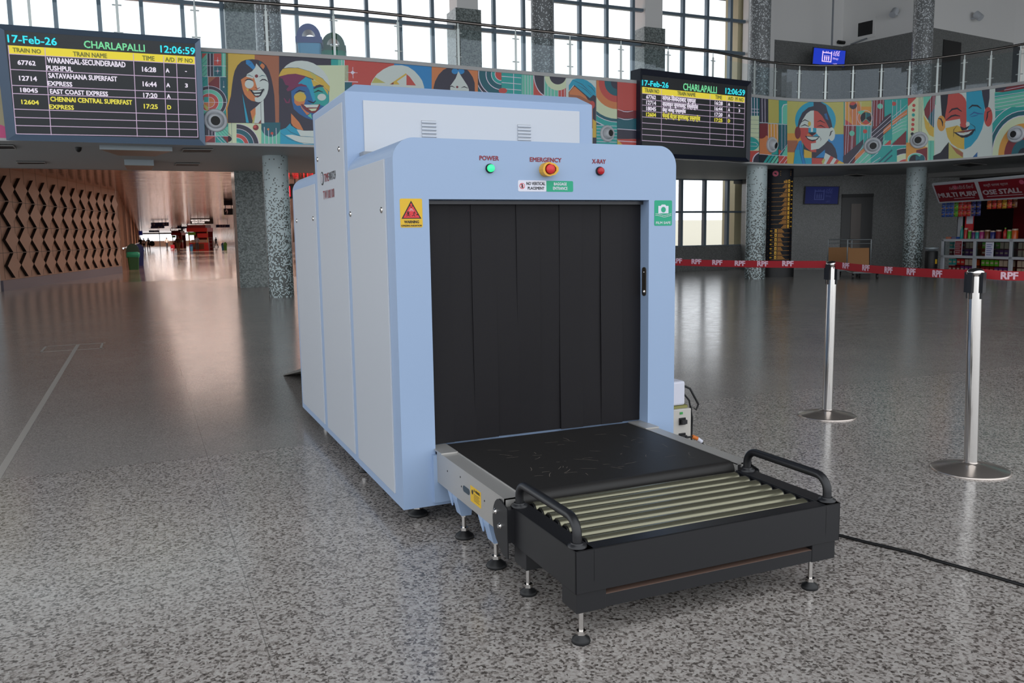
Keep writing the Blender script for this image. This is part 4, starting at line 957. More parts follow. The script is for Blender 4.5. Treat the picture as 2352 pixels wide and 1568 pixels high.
for x in (920, 960, 985): l('line', 5, x, 270, x-10, 740)
p('amber', 545, 985, 680, 985, 870, 1060, 870, 1400, 540, 1400); p('dkred', 700, 1100, 870, 1060, 865, 1400, 700, 1400); r('mint', 885, 955, 972, 1400); l('dkteal', 4, 925, 955, 918, 1310)
c('line', 700, 1240, 138, 98); c('mint', 700, 1240, 130, 90); c('black', 680, 1262, 90, 92); p('red', 680, 1275, 720, 1310, 640, 1310); p('dkteal', 690, 1180, 760, 1200, 770, 1240, 690, 1260); c('dkteal', 790, 1240, 42, 66)
# man portrait
K((2000, 180), 6.682)
r('white', 978, 0, 1915, 1400)
p('black', 1070, 250, 1190, 235, 1180, 420, 1150, 640, 1125, 640, 1090, 560, 1078, 400)
p('red', 1190, 240, 1330, 215, 1400, 250, 1450, 310, 1468, 360, 1470, 640, 1460, 780, 1390, 740, 1370, 620, 1140, 660, 1145, 560, 1175, 400)
p('cyan', 1468, 200, 1690, 150, 1720, 260, 1750, 380, 1745, 640, 1710, 780, 1640, 920, 1540, 1040, 1440, 1092, 1430, 900, 1500, 800, 1470, 640)
p('navy', 1700, 150, 1790, 130, 1825, 160, 1825, 300, 1800, 450, 1760, 500, 1740, 380, 1715, 260)
c('amber', 1085, 690, 66, 120); l('black', 22, 1035, 615, 1075, 620, 1100, 670, 1105, 735); c('red', 1805, 590, 66, 150); l('black', 20, 1850, 490, 1795, 520, 1790, 590, 1770, 660)
p('white', 1140, 680, 1370, 618, 1368, 680, 1330, 720, 1145, 765); p('yellow', 1150, 765, 1330, 722, 1370, 740, 1440, 800, 1435, 1090, 1340, 1070, 1240, 1000, 1180, 900)
p('red', 1370, 700, 1460, 640, 1470, 740, 1420, 800, 1380, 760); c('white', 1492, 700, 30, 34); p('black', 1370, 735, 1440, 760, 1520, 725, 1470, 790, 1400, 800)
p('dkred', 1285, 830, 1440, 800, 1600, 775, 1560, 810, 1400, 830); p('black', 1270, 825, 1440, 835, 1610, 775, 1560, 860, 1480, 905, 1400, 912, 1330, 870); p('white', 1315, 830, 1440, 838, 1560, 800, 1510, 850, 1430, 875, 1370, 868)
l('black', 26, 1200, 530, 1250, 475, 1330, 460, 1400, 510); l('black', 26, 1505, 465, 1560, 415, 1640, 420, 1700, 465); l('black', 26, 1160, 640, 1240, 580, 1300, 565, 1375, 580); l('deepblue', 22, 1520, 570, 1590, 520, 1650, 540, 1730, 545); l('deepblue', 16, 1530, 590, 1600, 575, 1650, 560)
l('black', 8, 1330, 720, 1275, 790, 1272, 900); l('black', 8, 1520, 690, 1600, 740, 1610, 820)
p('black', 960, 1190, 1070, 1140, 1130, 1060, 1200, 975, 1195, 1400, 958, 1400); p('olive', 1200, 980, 1260, 1050, 1350, 1080, 1420, 1140, 1420, 1400, 1195, 1400); p('brown', 1215, 1010, 1300, 1070, 1420, 1140, 1415, 1210, 1320, 1150); p('deepblue', 1530, 1250, 1640, 1130, 1635, 1400, 1500, 1400)
K((2000, 180), 6.682)
r('teal', 1912, -200, 4200, 1600); r('dkred', 1915, -100, 4200, 215); p('navy', 1912, 90, 2150, 60, 2060, 170, 1912, 215)
for k in range(2): l('line', 7, 2050, 180-k*70, 2400, 110-k*70)
r('mint', 1905, 210, 4200, 470); p('teal', 1905, 230, 2400, 150, 2400, 210, 1905, 300)
for k in range(5): l('line', 7, 1900, 280+k*55, 2400, 200+k*52)
C(1870, 440, 4200, 1500)
for rx, m in ((640, 'line'), (632, 'teal'), (560, 'line'), (552, 'dkteal'), (500, 'line'), (490, 'cream'), (400, 'amber'), (310, 'dkred'), (200, 'dkteal'), (100, 'black')): c(m, 2360, 1190, rx*1.0, rx*1.25)
C()
MUR = MU.build('mural'); tag(MUR, 'bright mosaic-like mural of smiling faces and geometric shapes running along the balcony front', 'mural')
del p, c, l, r
# ================================================================ AIR NOZZLES
def nozzle(x, y, rpx, label, aim):
    s, z = fray(x, y); C0_ = fas(s, z, .0); d = fdir(s); n = Vector((d.y, -d.x, 0)); D_ = (C0_-CAM).dot(FW); R = rpx/FPX*D_
    C0_ = fas(s, z, .01)
    t_ = thing('air_nozzle', label, 'air nozzle', C0_, 0, 'round white air nozzles on the mural')
    MB().lathe((0,0,0), [(R, 0), (R, .03), (R*.93, .055), (R*.74, .06), (R*.70, .03), (R*.68, .03)], 'white_plastic', 40, n).build('outer_ring', t_)
    a = (n + d*aim[0] + Vector((0,0,1))*aim[1]).normalized()
    MB().lathe(n*.0, [(R*.70, .0), (R*.69, .05), (R*.60, .10), (R*.44, .15), (R*.40, .145), (R*.36, .0)], 'white_plastic', 40, a).build('swivel_cone', t_)
    MB().lathe(n*.0, [(R*.40, .132), (0, .1315)], 'black', 24, a).build('outlet', t_)
mat('white_plastic', 'c4c8ce', .45)
for x, y, rp, lb, am in ((495, 277, 26, 'round white air nozzle just right of the large departure board', (.0, -.15)), (1393, 307, 19, 'round white air nozzle between the scanner top and the small departure board', (.15, 0)), (1771, 333, 18, 'round white air nozzle at the left of the woman with blue hood', (.2, -.2)),
    (2004, 335, 19, 'round white air nozzle at the right of the woman with blue hood', (0, -.1)), (2111, 322, 19, 'round white air nozzle below the column of dots', (-.1, -.05)), (2335, 308, 19, 'round white air nozzle nearest the right edge of the picture', (-.1, -.05))): nozzle(x, y, rp, lb, am)
# ================================================================ DEPARTURE BOARDS
mat('led_black', '232529', .35, spec=.4); mat('led_grey', '33373b', .35); mat('board_frame_blue', '62748a', .4, .3); mat('board_frame_navy', '1b2030', .4)
for nm, cc, e in (('cyan', '35d6e2', .62), ('green', '72c992', .62), ('yellow', 'dcc93c', .55), ('white', 'd9d0dc', .6), ('line', 'b09bb2', .6), ('ytext', 'd3c94c', .6), ('olive', '6e7038', .5)): mat('led_'+nm, cc, .6, emit=e, mul=1)
def board(name, label, cen, yaw, tilt, w, h, fr, fm, bm, depth, bottom=None):
    ya, ti = math.radians(yaw), math.radians(tilt); X = Vector((math.cos(ya), math.sin(ya), 0)); N = Vector((math.sin(ya), -math.cos(ya), 0))
    Z = Vector((0,0,1))*math.cos(ti)+N*math.sin(ti); NN = X.cross(Z).normalized()
    t_ = thing(name, label, 'departure board', cen, 0)
    F = lambda u, v, d=0: X*u+Z*v+NN*d
    mb = MB(); O = F(0, 0, 0)
    a, b = w/2, h/2
    mb.prism([(-a, -b), (a, -b), (a, b), (-a, b)], F(0,0,-.05), X, Z, NN*.045, bm); mb.build('screen', t_)
    l_, r_, t2, b2 = fr; mb = MB()
    ou = [(-a-l_, -b-b2), (a+r_, -b-b2), (a+r_, b+t2), (-a-l_, b+t2)]; inn = [(-a, -b), (a, -b), (a, b), (-a, b)]
    vs = [F(*q, .06) for q in ou]+[F(*q, .0) for q in inn]+[F(*q, -depth) for q in ou]
    mb.add(vs, [(i, (i+1) % 4, 4+(i+1) % 4, 4+i) for i in range(4)]+[(8+i, 8+(i+1) % 4, (i+1) % 4, i) for i in range(4)]+[(8, 11, 10, 9)], fm); mb.build('board_frame', t_)
    def uv(x, y):
        q = atpl(x, y, Vector(cen), NN)-Vector(cen); return q.dot(X), q.dot(Z)
    return t_, F, uv
BOLD = .006
def fill(t_, F, uv, o, s, rects, lines, texts):
    mb = MB(); G = lambda x, y: uv(o[0]+x/s, o[1]+y/s)
    for m, q in rects: mb.poly([F(*G(*pp), .0) for pp in q][::-1], m)
    mb.build('header_band', t_)
    mb = MB()
    for w_, (x0, y0, x1, y1) in lines:
        a, b = Vector(G(x0, y0)), Vector(G(x1, y1)); d = (b-a).normalized(); n = Vector((-d.y, d.x))*w_/2
        mb.poly([F(*(a-n), .001), F(*(b-n), .001), F(*(b+n), .001), F(*(a+n), .001)], 'led_line')
    mb.build('table_lines', t_)
    mb = MB()
    for m, tx, x0, y0, x1, y1 in texts:  # left-bottom and right-top
        a = G(x0, y0); b = G(x1, y1); u0, u1 = a[0], b[0]; v0, v1 = a[1], b[1]
        mb.text(tx, lambda u, v: F(u, v, .002), (u0, min(v0, v1), u1, max(v0, v1)), m, BOLD)
    mb.build('lettering', t_)
cen = (-1.281, 12.8, 3.795)
t_, F, uv = board('departure_board', 'large departure board with english train names at the upper left', cen, -.57, 11.5, 2.8544, 1.614, (.14, .09, .09, .10), 'board_frame_blue', 'led_grey', .25)
def lerp(a, b, k): return a+(b-a)*k
# table geometry measured on the board: columns at top (y band) and bottom
def rows(L0_, L1_, R0_, R1_, ks): return [((lerp(L0_[0], L1_[0], k), lerp(L0_[1], L1_[1], k)), (lerp(R0_[0], R1_[0], q), lerp(R0_[1], R1_[1], q))) for k, q in ks]
rl = [(735, 815), (903, 972), (990, 1058)]
hl = [((112, 735), (2068, 830)), ((130, 903), (2073, 984)), ((136, 990), (2076, 1058)), ((152, 1155), (2083, 1217)), ((160, 1242), (2087, 1294)), ((167, 1328), (2092, 1372)), ((172, 1417), (2097, 1452)), ((95, 570), (2064, 682))]
vl = [((86, 478), (172, 1417)), ((474, 503), (543, 1430)), ((1412, 567), (1455, 1448)), ((1732, 590), (1768, 1452)), ((1867, 598), (1902, 1455)), ((2064, 600), (2097, 1455))]
mat('logo_w', 'dddddd', .5)
fill(t_, F, uv, (0, 0), 4.6125, [('led_yellow', ((80, 478), (2065, 600), (2063, 682), (93, 572)))], [(.012, (*a, *b)) for a, b in hl+vl], [
 ('led_cyan', '17-Feb-26', 88, 445, 594, 408), ('led_green', 'CHARLAPALLI', 895, 505, 1527, 470), ('led_cyan', '12:06:59', 1703, 555, 2062, 503)][:0] + [
 ('led_cyan', '17-Feb-26', 85, 447, 596, 403), ('led_green', 'CHARLAPALLI', 893, 506, 1530, 474), ('led_cyan', '12:06:59', 1703, 555, 2063, 506),
 ('led_olive', 'TRAIN NO', 138, 549, 430, 523), ('led_olive', 'TRAIN NAME', 777, 593, 1130, 569), ('led_olive', 'TIME', 1510, 636, 1635, 597), ('led_olive', 'A/D', 1752, 650, 1846, 612), ('led_olive', 'PF NO', 1890, 656, 2040, 622),
 ('led_white', '67762', 190, 684, 373, 648), ('led_white', 'WARANGAL-SECUNDERABAD', 503, 664, 1326, 657), ('led_white', 'PUSHPUL', 496, 743, 766, 708),
 ('led_white', '16:28', 1508, 757, 1650, 715), ('led_white', 'A', 1757, 766, 1792, 727), ('led_white', '-', 1962, 759, 1978, 755),
 ('led_white', '12714', 207, 851, 387, 812), ('led_white', 'SATAVAHANA SUPERFAST', 517, 824, 1238, 812), ('led_white', 'EXPRESS', 509, 905, 762, 871), ('led_white', '16:44', 1515, 913, 1657, 870), ('led_white', 'A', 1764, 921, 1799, 882), ('led_white', '3', 1963, 925, 1987, 886),
 ('led_white', '18045', 219, 974, 397, 938), ('led_white', 'EAST COAST EXPRESS', 533, 990, 1140, 972), ('led_white', '17:20', 1521, 1032, 1664, 990), ('led_white', 'A', 1770, 1039, 1804, 1000),
 ('led_ytext', '12604', 231, 1101, 408, 1064), ('led_ytext', 'CHENNAI CENTRAL SUPERFAST', 537, 1072, 1397, 1062), ('led_ytext', 'EXPRESS', 527, 1152, 779, 1117), ('led_ytext', '17:25', 1527, 1148, 1668, 1107), ('led_ytext', 'D', 1776, 1156, 1811, 1116)])
BOLD = .008
cen = (11.121, 13.25, 3.87)
t_, F, uv = board('departure_board', 'smaller departure board with hindi train names right of the scanner', cen, 7.53, 0, 3.2916, 1.69, (.10, .08, .12, .10), 'board_frame_navy', 'led_black', .28)
hl = [((232, 370), (1845, 518)), ((238, 462), (1843, 608)), ((238, 553), (1841, 690)), ((238, 645), (1840, 776)), ((238, 738), (1838, 862)), ((238, 830), (1836, 948)), ((238, 922), (1834, 1035)), ((236, 1014), (1832, 1125)), ((232, 1107), (1832, 1215))]
vl = [((236, 272), (233, 1107)), ((541, 300), (537, 1125)), ((1303, 378), (1295, 1168)), ((1563, 402), (1557, 1190)), ((1676, 410), (1668, 1198)), ((1845, 430), (1832, 1215))]
fill(t_, F, uv, (1440, 160), 6.817, [('led_yellow', ((230, 268), (1846, 430), (1844, 518), (232, 370)))], [(.012, (*a, *b)) for a, b in hl+vl], [
 ('led_cyan', '17-Feb-26', 238, 245, 648, 205), ('led_green', 'CHARLAPALLI', 880, 318, 1405, 268), ('led_cyan', '12:06:59', 1543, 375, 1846, 318),
 ('led_olive', 'TRAIN NO', 275, 350, 502, 312), ('led_olive', 'TRAIN NAME', 788, 395, 1072, 366), ('led_olive', 'TIME', 1383, 455, 1487, 410), ('led_olive', 'A/D', 1583, 475, 1662, 428), ('led_olive', 'PF NO', 1696, 488, 1822, 444),
 ('led_white', '67762', 302, 450, 450, 408), ('led_white', 'वरंगल-िसकंदराबाद पुशपुल', 555, 500, 1075, 440), ('led_white', '16:28', 1375, 548, 1497, 502), ('led_white', 'A', 1580, 562, 1612, 520), ('led_white', '-', 1748, 563, 1768, 557),
 ('led_white', '12714', 304, 542, 452, 495), ('led_white', 'सातवाहन सुपरफास्ट एक्सप्रेस', 555, 590, 1112, 535), ('led_white', '16:44', 1373, 637, 1494, 590), ('led_white', 'A', 1580, 650, 1611, 606), ('led_white', '3', 1748, 665, 1768, 622),
 ('led_white', '18045', 304, 636, 452, 588), ('led_white', 'ईस्ट कोस्ट एक्सप्रेस', 555, 668, 920, 615), ('led_white', '17:20', 1373, 725, 1494, 680), ('led_white', 'A', 1580, 737, 1611, 693),
 ('led_ytext', '12604', 303, 728, 452, 680), ('led_ytext', 'चेन्नई सेंट्रल सुपरफास्ट एक्सप्रेस', 555, 775, 1145, 715), ('led_ytext', '17:25', 1371, 812, 1493, 768), ('led_ytext', 'D', 1580, 824, 1612, 780)])
# ================================================================ BALUSTRADE
BAL = thing('balustrade', 'glass and steel balustrade along the edge of the balcony', 'balustrade', (0, 0, 0))
ZR = 5.47; OFF = -.12
mb = MB(); pts = [fas(s, ZR, OFF) for s in slen]; fine = []
for i in range(len(pts)-1):
    for k in range(2): fine.append(pts[i].lerp(pts[i+1], k/2))
MB().tube(fine+[pts[-1]], .03, mat('rail_steel', '8b8480', .25, 1), 12).build('handrail', BAL)
ppx = [(-62, 150), (75, 150), (270, 60), (449, 60), (614, 80), (771, 100), (920, 115), (1059, 130), (1191, 140), (1316, 150), (1433.6, 160), (1542, 170), (1646, 180), (1742, 190), (1788, 190), (1842.5, 190), (1901, 190), (1961, 190), (2024.6, 190), (2088, 180), (2151, 175), (2211, 160), (2271, 150), (2337, 140), (2405, 130)]
ss = sorted(fray(x, y)[0] for x, y in ppx); ss = [ss[0]-1.5*k for k in (3, 2, 1)]+ss
ss = [s for s in ss if s > .1]
mat('post_steel', 'ccd4d2', .35, .5)
for s in ss:
    P = fas(s, ZL, OFF); d = fdir(s); n = Vector((d.y, -d.x, 0)); T = Matrix.Translation(P) @ Matrix((d, -n, (0,0,1))).transposed().to_4x4()
    mb = MB().box((-.022, -.012, 0), (.022, .012, .74), 'post_steel', T).cyl(P+Vector((0,0,.70)), P+Vector((0,0,ZR-ZL)), .012, 'post_steel', 10).cyl(P, P+Vector((0,0,.012)), .05, 'post_steel', 16)
    o = mb.build('baluster', BAL)
    for z in (.2, .66): MB().cyl(P-d*.075+Vector((0,0,z))+n*.0, P+d*.075+Vector((0,0,z)), .012, 'post_steel', 8).build('glass_clamp', o)
gl = [0.3]+ss+[slen[-1]-.05]
for a, b in zip(gl, gl[1:]):
    if b-a < .3: continue
    N = 4; A_ = [fas(a+.05+(b-a-.10)*k/N, 0, OFF) for k in range(N+1)]; vs = []
    for q in A_: vs += [Vector((q.x, q.y, ZL+.02)), Vector((q.x, q.y, ZL+.74))]
    MB().add(vs, [(2*k, 2*k+2, 2*k+3, 2*k+1) for k in range(N)], 'rail_glass').build('glass_panel', BAL)
# ================================================================ SOFFIT FITTINGS
mat('silver_trim', 'a8b2b8', .35, .4); mat('slot_black', '1b1c1e', .6)
def slot(quad, label, nm='ceiling_diffuser', cat='ceiling vent', z=ZS):
    P = [atz(*q, z-.012) for q in quad]; P = [Vector((q.x, q.y, 0)) for q in P]; O = sum(P, Vector())/4
    t_ = MB()
    V = [q-O+Vector((0,0,-.02)) for q in P]+[q-O for q in P]
    t_.add(V, [(0,1,2,3),(7,6,5,4)]+[(i, 4+i, 4+(i+1) % 4, (i+1) % 4) for i in range(4)], 'slot_black')
    o = t_.build(nm); o.location = (O.x, O.y, z-.001); tag(o, label, cat, 'dark air slots in the balcony underside')
    fr_ = MB(); 
    for i in range(4): fr_.bar(V[i], V[(i+1) % 4], .02, .015, 'soffit_light')
    fr_.build('trim_frame', o)
slot([(-10, 333), (30, 333.5), (37, 341), (-10, 341)], 'dark air slot at the left edge under the large departure board')
slot([(37, 371), (102, 371.5), (106, 376), (42, 376)], 'dark air slot between the large board and the diamond panelled wall')
slot([(421, 341.5), (489, 342), (484, 349), (417, 348.5)], 'dark air slot beneath the right end of the large departure board')
slot([(405, 374.5), (459, 375), (456, 380), (401, 379.5)], 'dark air slot nearest the square column at the corridor mouth')
slot([(2190, 378), (2228, 373), (2266, 377), (2225, 382.5)], 'dark diamond shaped air slot under the balcony at the right', z=ZS)
slot([(1940, 402), (1968, 399), (1994, 402), (1968, 405)], 'dark air slot above the lower blue screen', z=ZS-.13)
# stepped bulkheads
for (xa, xb, ya, yb, y2, sc), lb in (((228, 397, 333, 343, 365, .55), 'wide silver edged ceiling bulkhead under the large departure board'), ((285, 353, 366, 379, 396, .9), 'narrow silver edged ceiling bulkhead above the corridor mouth')):
    zt = ZS; a, b = atz(xa, ya, ZS), atz(xb, ya, ZS); yy = a.y
    c_ = aty(xa, yb, yy); hb = c_.z; far = atz((xa+xb)/2, y2, hb).y
    t_ = thing('ceiling_bulkhead', lb, 'ceiling bulkhead', ((a.x+b.x)/2, yy, ZS), 0, 'stepped ceiling bulkheads'); w = (b.x-a.x)/2; d_ = min(far-yy, 4)
    V = [(-w, 0, 0), (w, 0, 0), (w*sc, d_, 0), (-w*sc, d_, 0), (-w, 0, hb-ZS), (w, 0, hb-ZS), (w*sc, d_, hb-ZS+.06), (-w*sc, d_, hb-ZS+.06)]
    MB().add(V, [(4,7,6,5), (1,2,6,5), (2,3,7,6), (3,0,4,7)], mcw).build('underside', t_)
    MB().add([(v[0], v[1]-.004, v[2]) for v in (V[0], V[1], V[5], V[4])]+[(v[0], v[1]+.02, v[2]) for v in (V[0], V[1], V[5], V[4])], [(0,3,2,1), (4,5,6,7), (0,1,5,4), (3,7,6,2), (0,4,7,3), (1,2,6,5)], 'silver_trim').build('front_edge', t_)
q = atz(180, 338, ZS)
tag(MB().lathe((0,0,0), [(.055, 0), (.055, -.02), (.045, -.06), (.02, -.085), (0, -.09)], 'black', 20).build('dome_camera'), 'small black dome camera under the large departure board', 'camera').location = (q.x, q.y, ZS)
q = atz(1876, 226+160, ZS)
# small LED clock
q = atd(690, 439, 28); CK = thing('led_clock', 'red digit clock panel hanging between the mosaic column and the scanner', 'clock', (q.x, q.y, 3.12))
wv = (Vector((FW.x, FW.y, 0))).normalized(); xv = Vector((wv.y, -wv.x, 0)); a = atd(656, 439, 28); off = (a-q).dot(xv)
T = Matrix((xv, wv, (0,0,1))).transposed().to_4x4()
MB().box((off, 0, -.56), (off+1.5, .1, -.07), 'black', T).build('case', CK)
mat('led_red', 'ff1a2a', .5, emit=2.2)
mb = MB(); x_ = off+.14
def seg7(x0, w, on):
    S = {'a': ((0, .34), (w, .34)), 'g': ((0, .17), (w, .17)), 'd': ((0, 0), (w, 0)), 'f': ((0, .34), (0, .17)), 'b': ((w, .34), (w, .17)), 'e': ((0, .17), (0, 0)), 'c': ((w, .17), (w, 0))}
    for k in on:
        (xa, za), (xb, zb) = S[k]; A_ = T @ Vector((x0+xa+(.02 if xa != xb else 0), -.01, -.49+za)); B_ = T @ Vector((x0+xb-(.02 if xa != xb else 0), -.01, -.49+zb)); mb.bar(A_, B_, .02, .04, 'led_red')
seg7(x_, .0, 'bc'); seg7(x_+.13, .17, 'abged'); 
for z in (-.40, -.26): mb.box((x_+.38, -.012, z), (x_+.41, 0, z+.035), 'led_red', T)
seg7(x_+.50, .0, 'bc'); seg7(x_+.62, .17, 'abcdef'); mb.build('red_digits', CK)
for x in (off+.3, off+1.2): MB().box((x, .03, -.07), (x+.03, .06, .03), 'black', T).build('hanger', CK)
# ================================================================ BALCONY BINS, SCREENS, LIGHTS
mat('bin_blue', '2b3f8f', .35); mat('bin_blue_body', '55aedd', .4); mat('bin_green_dk', '1e5a3c', .4); mat('bin_green_body', '3b5a44', .4); mat('bag_green', '1d9a78', .35)
def bin_(name, px, yb, D_, h, label, lid, body, bag, rot=0, hole=True, base=None, group=None):
    P = base or atd(px, yb, D_); t_ = thing(name, label, 'litter bin', P, rot, group)
    hb = h*.66; w0, w1 = h*.17, h*.215
    mb = MB(); V = []
    for z, w in ((0, w0), (hb, w1)): V += [(x, y, z) for x, y in rrect(-w, -w, w, w, w*.25, 3)]
    n = len(V)//2; mb.add(V, [(i, (i+1) % n, n+(i+1) % n, n+i) for i in range(n)]+[list(range(n))[::-1], list(range(n, 2*n))], body); mb.build('bin_body', t_)
    if bag:
        mb = MB(); V = []
        for z, w in ((hb*.72, w1*1.0), (hb*.78, w1*1.08), (hb*1.0, w1*1.10), (hb*1.03, w1*1.02)):
            V += [(x*(1+.04*math.sin(i*2.3+z*20)), y*(1+.04*math.cos(i*1.7)), z-.03*math.sin(i*1.3)*(z < hb*.8)) for i, (x, y) in enumerate(rrect(-w, -w, w, w, w*.25, 4))]
        n = len(V)//4; mb.add(V, [(k*n+i, k*n+(i+1) % n, (k+1)*n+(i+1) % n, (k+1)*n+i) for k in range(3) for i in range(n)], 'bag_green', True); mb.build('bin_bag', t_)
    W_ = w1*1.12; o_ = [(-W_, hb), (W_, hb), (W_, hb+h*.05)]+arc(0, hb+h*.08, W_*.93, 0, 180, 14, h*.26)+[(-W_, hb+h*.05)]
    mb = MB()
    if hole:
        H_ = arc(0, hb+h*.135, W_*.52, 180, 0, 14, h*.10)
        for yy in (-W_*.9, W_*.9-.0):
            # ring shaped face
            out = [(W_*.93*math.cos(t_q), hb+h*.08+h*.26*math.sin(t_q)) for t_q in [PI*i/14 for i in range(15)]]; inn = [(W_*.5*math.cos(t_q), hb+h*.10+h*.13*math.sin(t_q)) for t_q in [PI*i/14 for i in range(15)]]
            V = [(x, yy, z) for x, z in out]+[(x, yy, z) for x, z in inn]; mb.add(V, [(i, i+1, 16+i, 15+i) for i in range(14)], lid)
        V = [(x, yy, z) for yy in (-W_*.9, W_*.9) for x, z in out]; mb.add(V, [(i, i+1, 16+i, 15+i) for i in range(14)], lid)
        V = [(x, yy, z) for yy in (-W_*.9, W_*.9) for x, z in inn]; mb.add(V, [(i, i+1, 16+i, 15+i) for i in range(14)], lid)
        mb.box((-W_, -W_, hb-.01), (W_, W_, hb+h*.10), lid)
    else: mb.prism(o_, (0, -W_*.9, 0), (1,0,0), (0,0,1), (0, W_*1.8, 0), lid)
    mb.build('bin_lid', t_); return t_
BZ = ZL-.03
for px_, lb, a_, b_, bg_ in ((712, 'blue domed litter bin on the balcony behind the glass', 'bin_blue', 'bin_blue_body', False), (767, 'green domed litter bin with a green liner on the balcony behind the glass', 'bin_green_dk', 'bin_green_body', True)):
    P = aty(px_, 120, 15.35 if not bg_ else 15.95); P.z = BZ; t_ = bin_('litter_bin', 0, 0, 0, 1.13, lb, a_, b_, bg_, -.25, True, P, 'domed bins on the balcony')
    if not bg_:
        mb = MB(); F = lambda u, v: Vector((u, -.205-.02*v, v))
        for k in range(4): mb.text('స్వచ్ఛ', F, (-.11+.0, .16+.13*k, .10, .23+.13*k), 'white_line' if k % 2 else 'logo_grey')
        mb.build('bin_print', t_)
def screen(name, quad, P0, N, label, bm, em, th=.06):
    Q = [atpl(*q, P0, N) for q in quad]; O = sum(Q, Vector())/4; X = ((Q[1]-Q[0])+(Q[2]-Q[3])).normalized(); Z = ((Q[0]-Q[3])+(Q[1]-Q[2])).normalized(); NN = X.cross(Z).normalized()
    w = ((Q[1]-Q[0]).length+(Q[2]-Q[3]).length)/4; h = ((Q[0]-Q[3]).length+(Q[1]-Q[2]).length)/4
    t_ = thing(name, label, 'screen', O); F = lambda u, v, d=.002: X*u+Z*v+NN*d
    MB().prism([(-w, -h), (w, -h), (w, h), (-w, h)], NN*-th, X, Z, NN*(th-.001), 'black').build('bezel', t_)
    q = .06; MB().poly([F(-w*(1-q), -h*(1-q), .0), F(w*(1-q), -h*(1-q), .0), F(w*(1-q), h*(1-q), .0), F(-w*(1-q), h*(1-q), .0)], bm).build('display', t_)
    mb = MB(); S = w/1.0
    for x in (-.42, .10): mb.poly([F((x)*S, -.28*S), F((x+.05)*S, -.28*S), F((x+.05)*S, .34*S), F(x*S, .34*S)], em)
    for z in (.22, -.28): mb.poly([F(-.37*S, z*S), F(.10*S, z*S), F(.10*S, (z+.05)*S), F(-.37*S, (z+.05)*S)], em)
    for x in (-.26, -.14, -.02): mb.poly([F((x-.025)*S, -.2*S), F((x+.025)*S, -.2*S), F((x+.035)*S, .03*S), F((x-.035)*S, .03*S)], em); mb.poly([F((x+.028*math.cos(k*PI/4))*S, (.075+.028*math.sin(k*PI/4))*S) for k in range(8)], em)
    for x in (-.19, -.09): mb.poly([F((x-.03)*S, .29*S), F((x+.03)*S, .29*S), F(x*S, .36*S)], em)
    mb.text('లిఫ్ట్', lambda u, v: F(u, v), (.22*S, .08*S, .62*S, .40*S), em).text('िलफ्ट', lambda u, v: F(u, v), (.22*S, -.14*S, .56*S, .02*S), em).text('LIFT', lambda u, v: F(u, v), (.28*S, -.42*S, .5*S, -.32*S), em)
    mb.build('display_lettering', t_); return t_
mat('screen_blue', '1438c8', .3, emit=.55); mat('screen_blue_dim', '0b1858', .35, emit=.25, spec=.2); mat('screen_white', 'e8c8ea', .4, emit=.9); mat('screen_dim', '2c3a80', .4, emit=.2)
Pn = Vector((20.6, 18.4, 0)); Nn = Vector((-.42, -.9, 0)).normalized()
t_ = screen('blue_screen', [(1868, 106), (1944.5, 118), (1941, 153), (1864, 149)], Pn, Nn, 'lit blue lift sign screen hanging above the balcony', 'screen_blue', 'screen_white')
MB().cyl((.2, .1, .4), (.2, .1, ROOF-t_.location.z), .03, 'bracket_grey', 10).build('ceiling_hanger', t_)
pl = La+nL*.12
screen('blue_screen', [(1849, 427), (1929, 428), (1926, 469), (1846, 469)], pl, nL, 'dim blue lift sign screen on the wall under the balcony', 'screen_blue_dim', 'screen_dim')
# wall fittings on the upper right walls
def onwall(x, y, i, d=.0):
    n = (U[i+1]-U[i]).cross(Vector((0,0,1))).normalized(); n = n if n.dot(CAM-U[i]) > 0 else -n
    return atpl(x, y, U[i], n)+n*d, n, (U[i+1]-U[i]).normalized()
q, n, X = onwall(1989, 66, 1, .01); t_ = thing('wall_vent', 'square framed vent opening high on the white wall', 'vent', q)
mb = MB(); mb.prism([(-.36, -.32), (.36, -.32), (.36, .32), (-.36, .32)], (0,0,0), X, (0,0,1), n*.03, 'white_wall'); mb.build('vent_frame', t_)
MB().prism([(-.26, -.22), (.26, -.22), (.26, .22), (-.26, .22)], n*.031, X, (0,0,1), n*.005, 'dark_void').build('vent_opening', t_)
MB().bar(X*-.5-Vector((0,0,.42))+n*.05, X*.1-Vector((0,0,.34))+n*.08, .04, .04, 'bracket_grey').build('vent_flap', t_)
for x, y, i, lb in ((2062, 34, 1, 'small white spotlight on the white wall left of the tall mosaic column'), (2231, 43, 2, 'small white spotlight on the white wall right of the tall mosaic column')):
    q, n, X = onwall(x, y, i, .0); t_ = thing('spotlight', lb, 'spotlight', q, 0, 'spotlights on the upper walls')
    MB().cyl((0,0,0), n*.12, .03, 'white_plastic', 10).build('spot_bracket', t_); MB().cyl(n*.14+Vector((0,0,.12)), n*.32-Vector((0,0,.05)), .11, 'white_plastic', 16).build('spot_head', t_)
q, n, X = onwall(1939, 98, 1, .1)
tag(MB().cyl(q-n*.1, q+n*.18-X*.05, .06, 'black', 12).build('wall_camera'), 'small dark camera in the corner above the lit blue screen', 'camera')
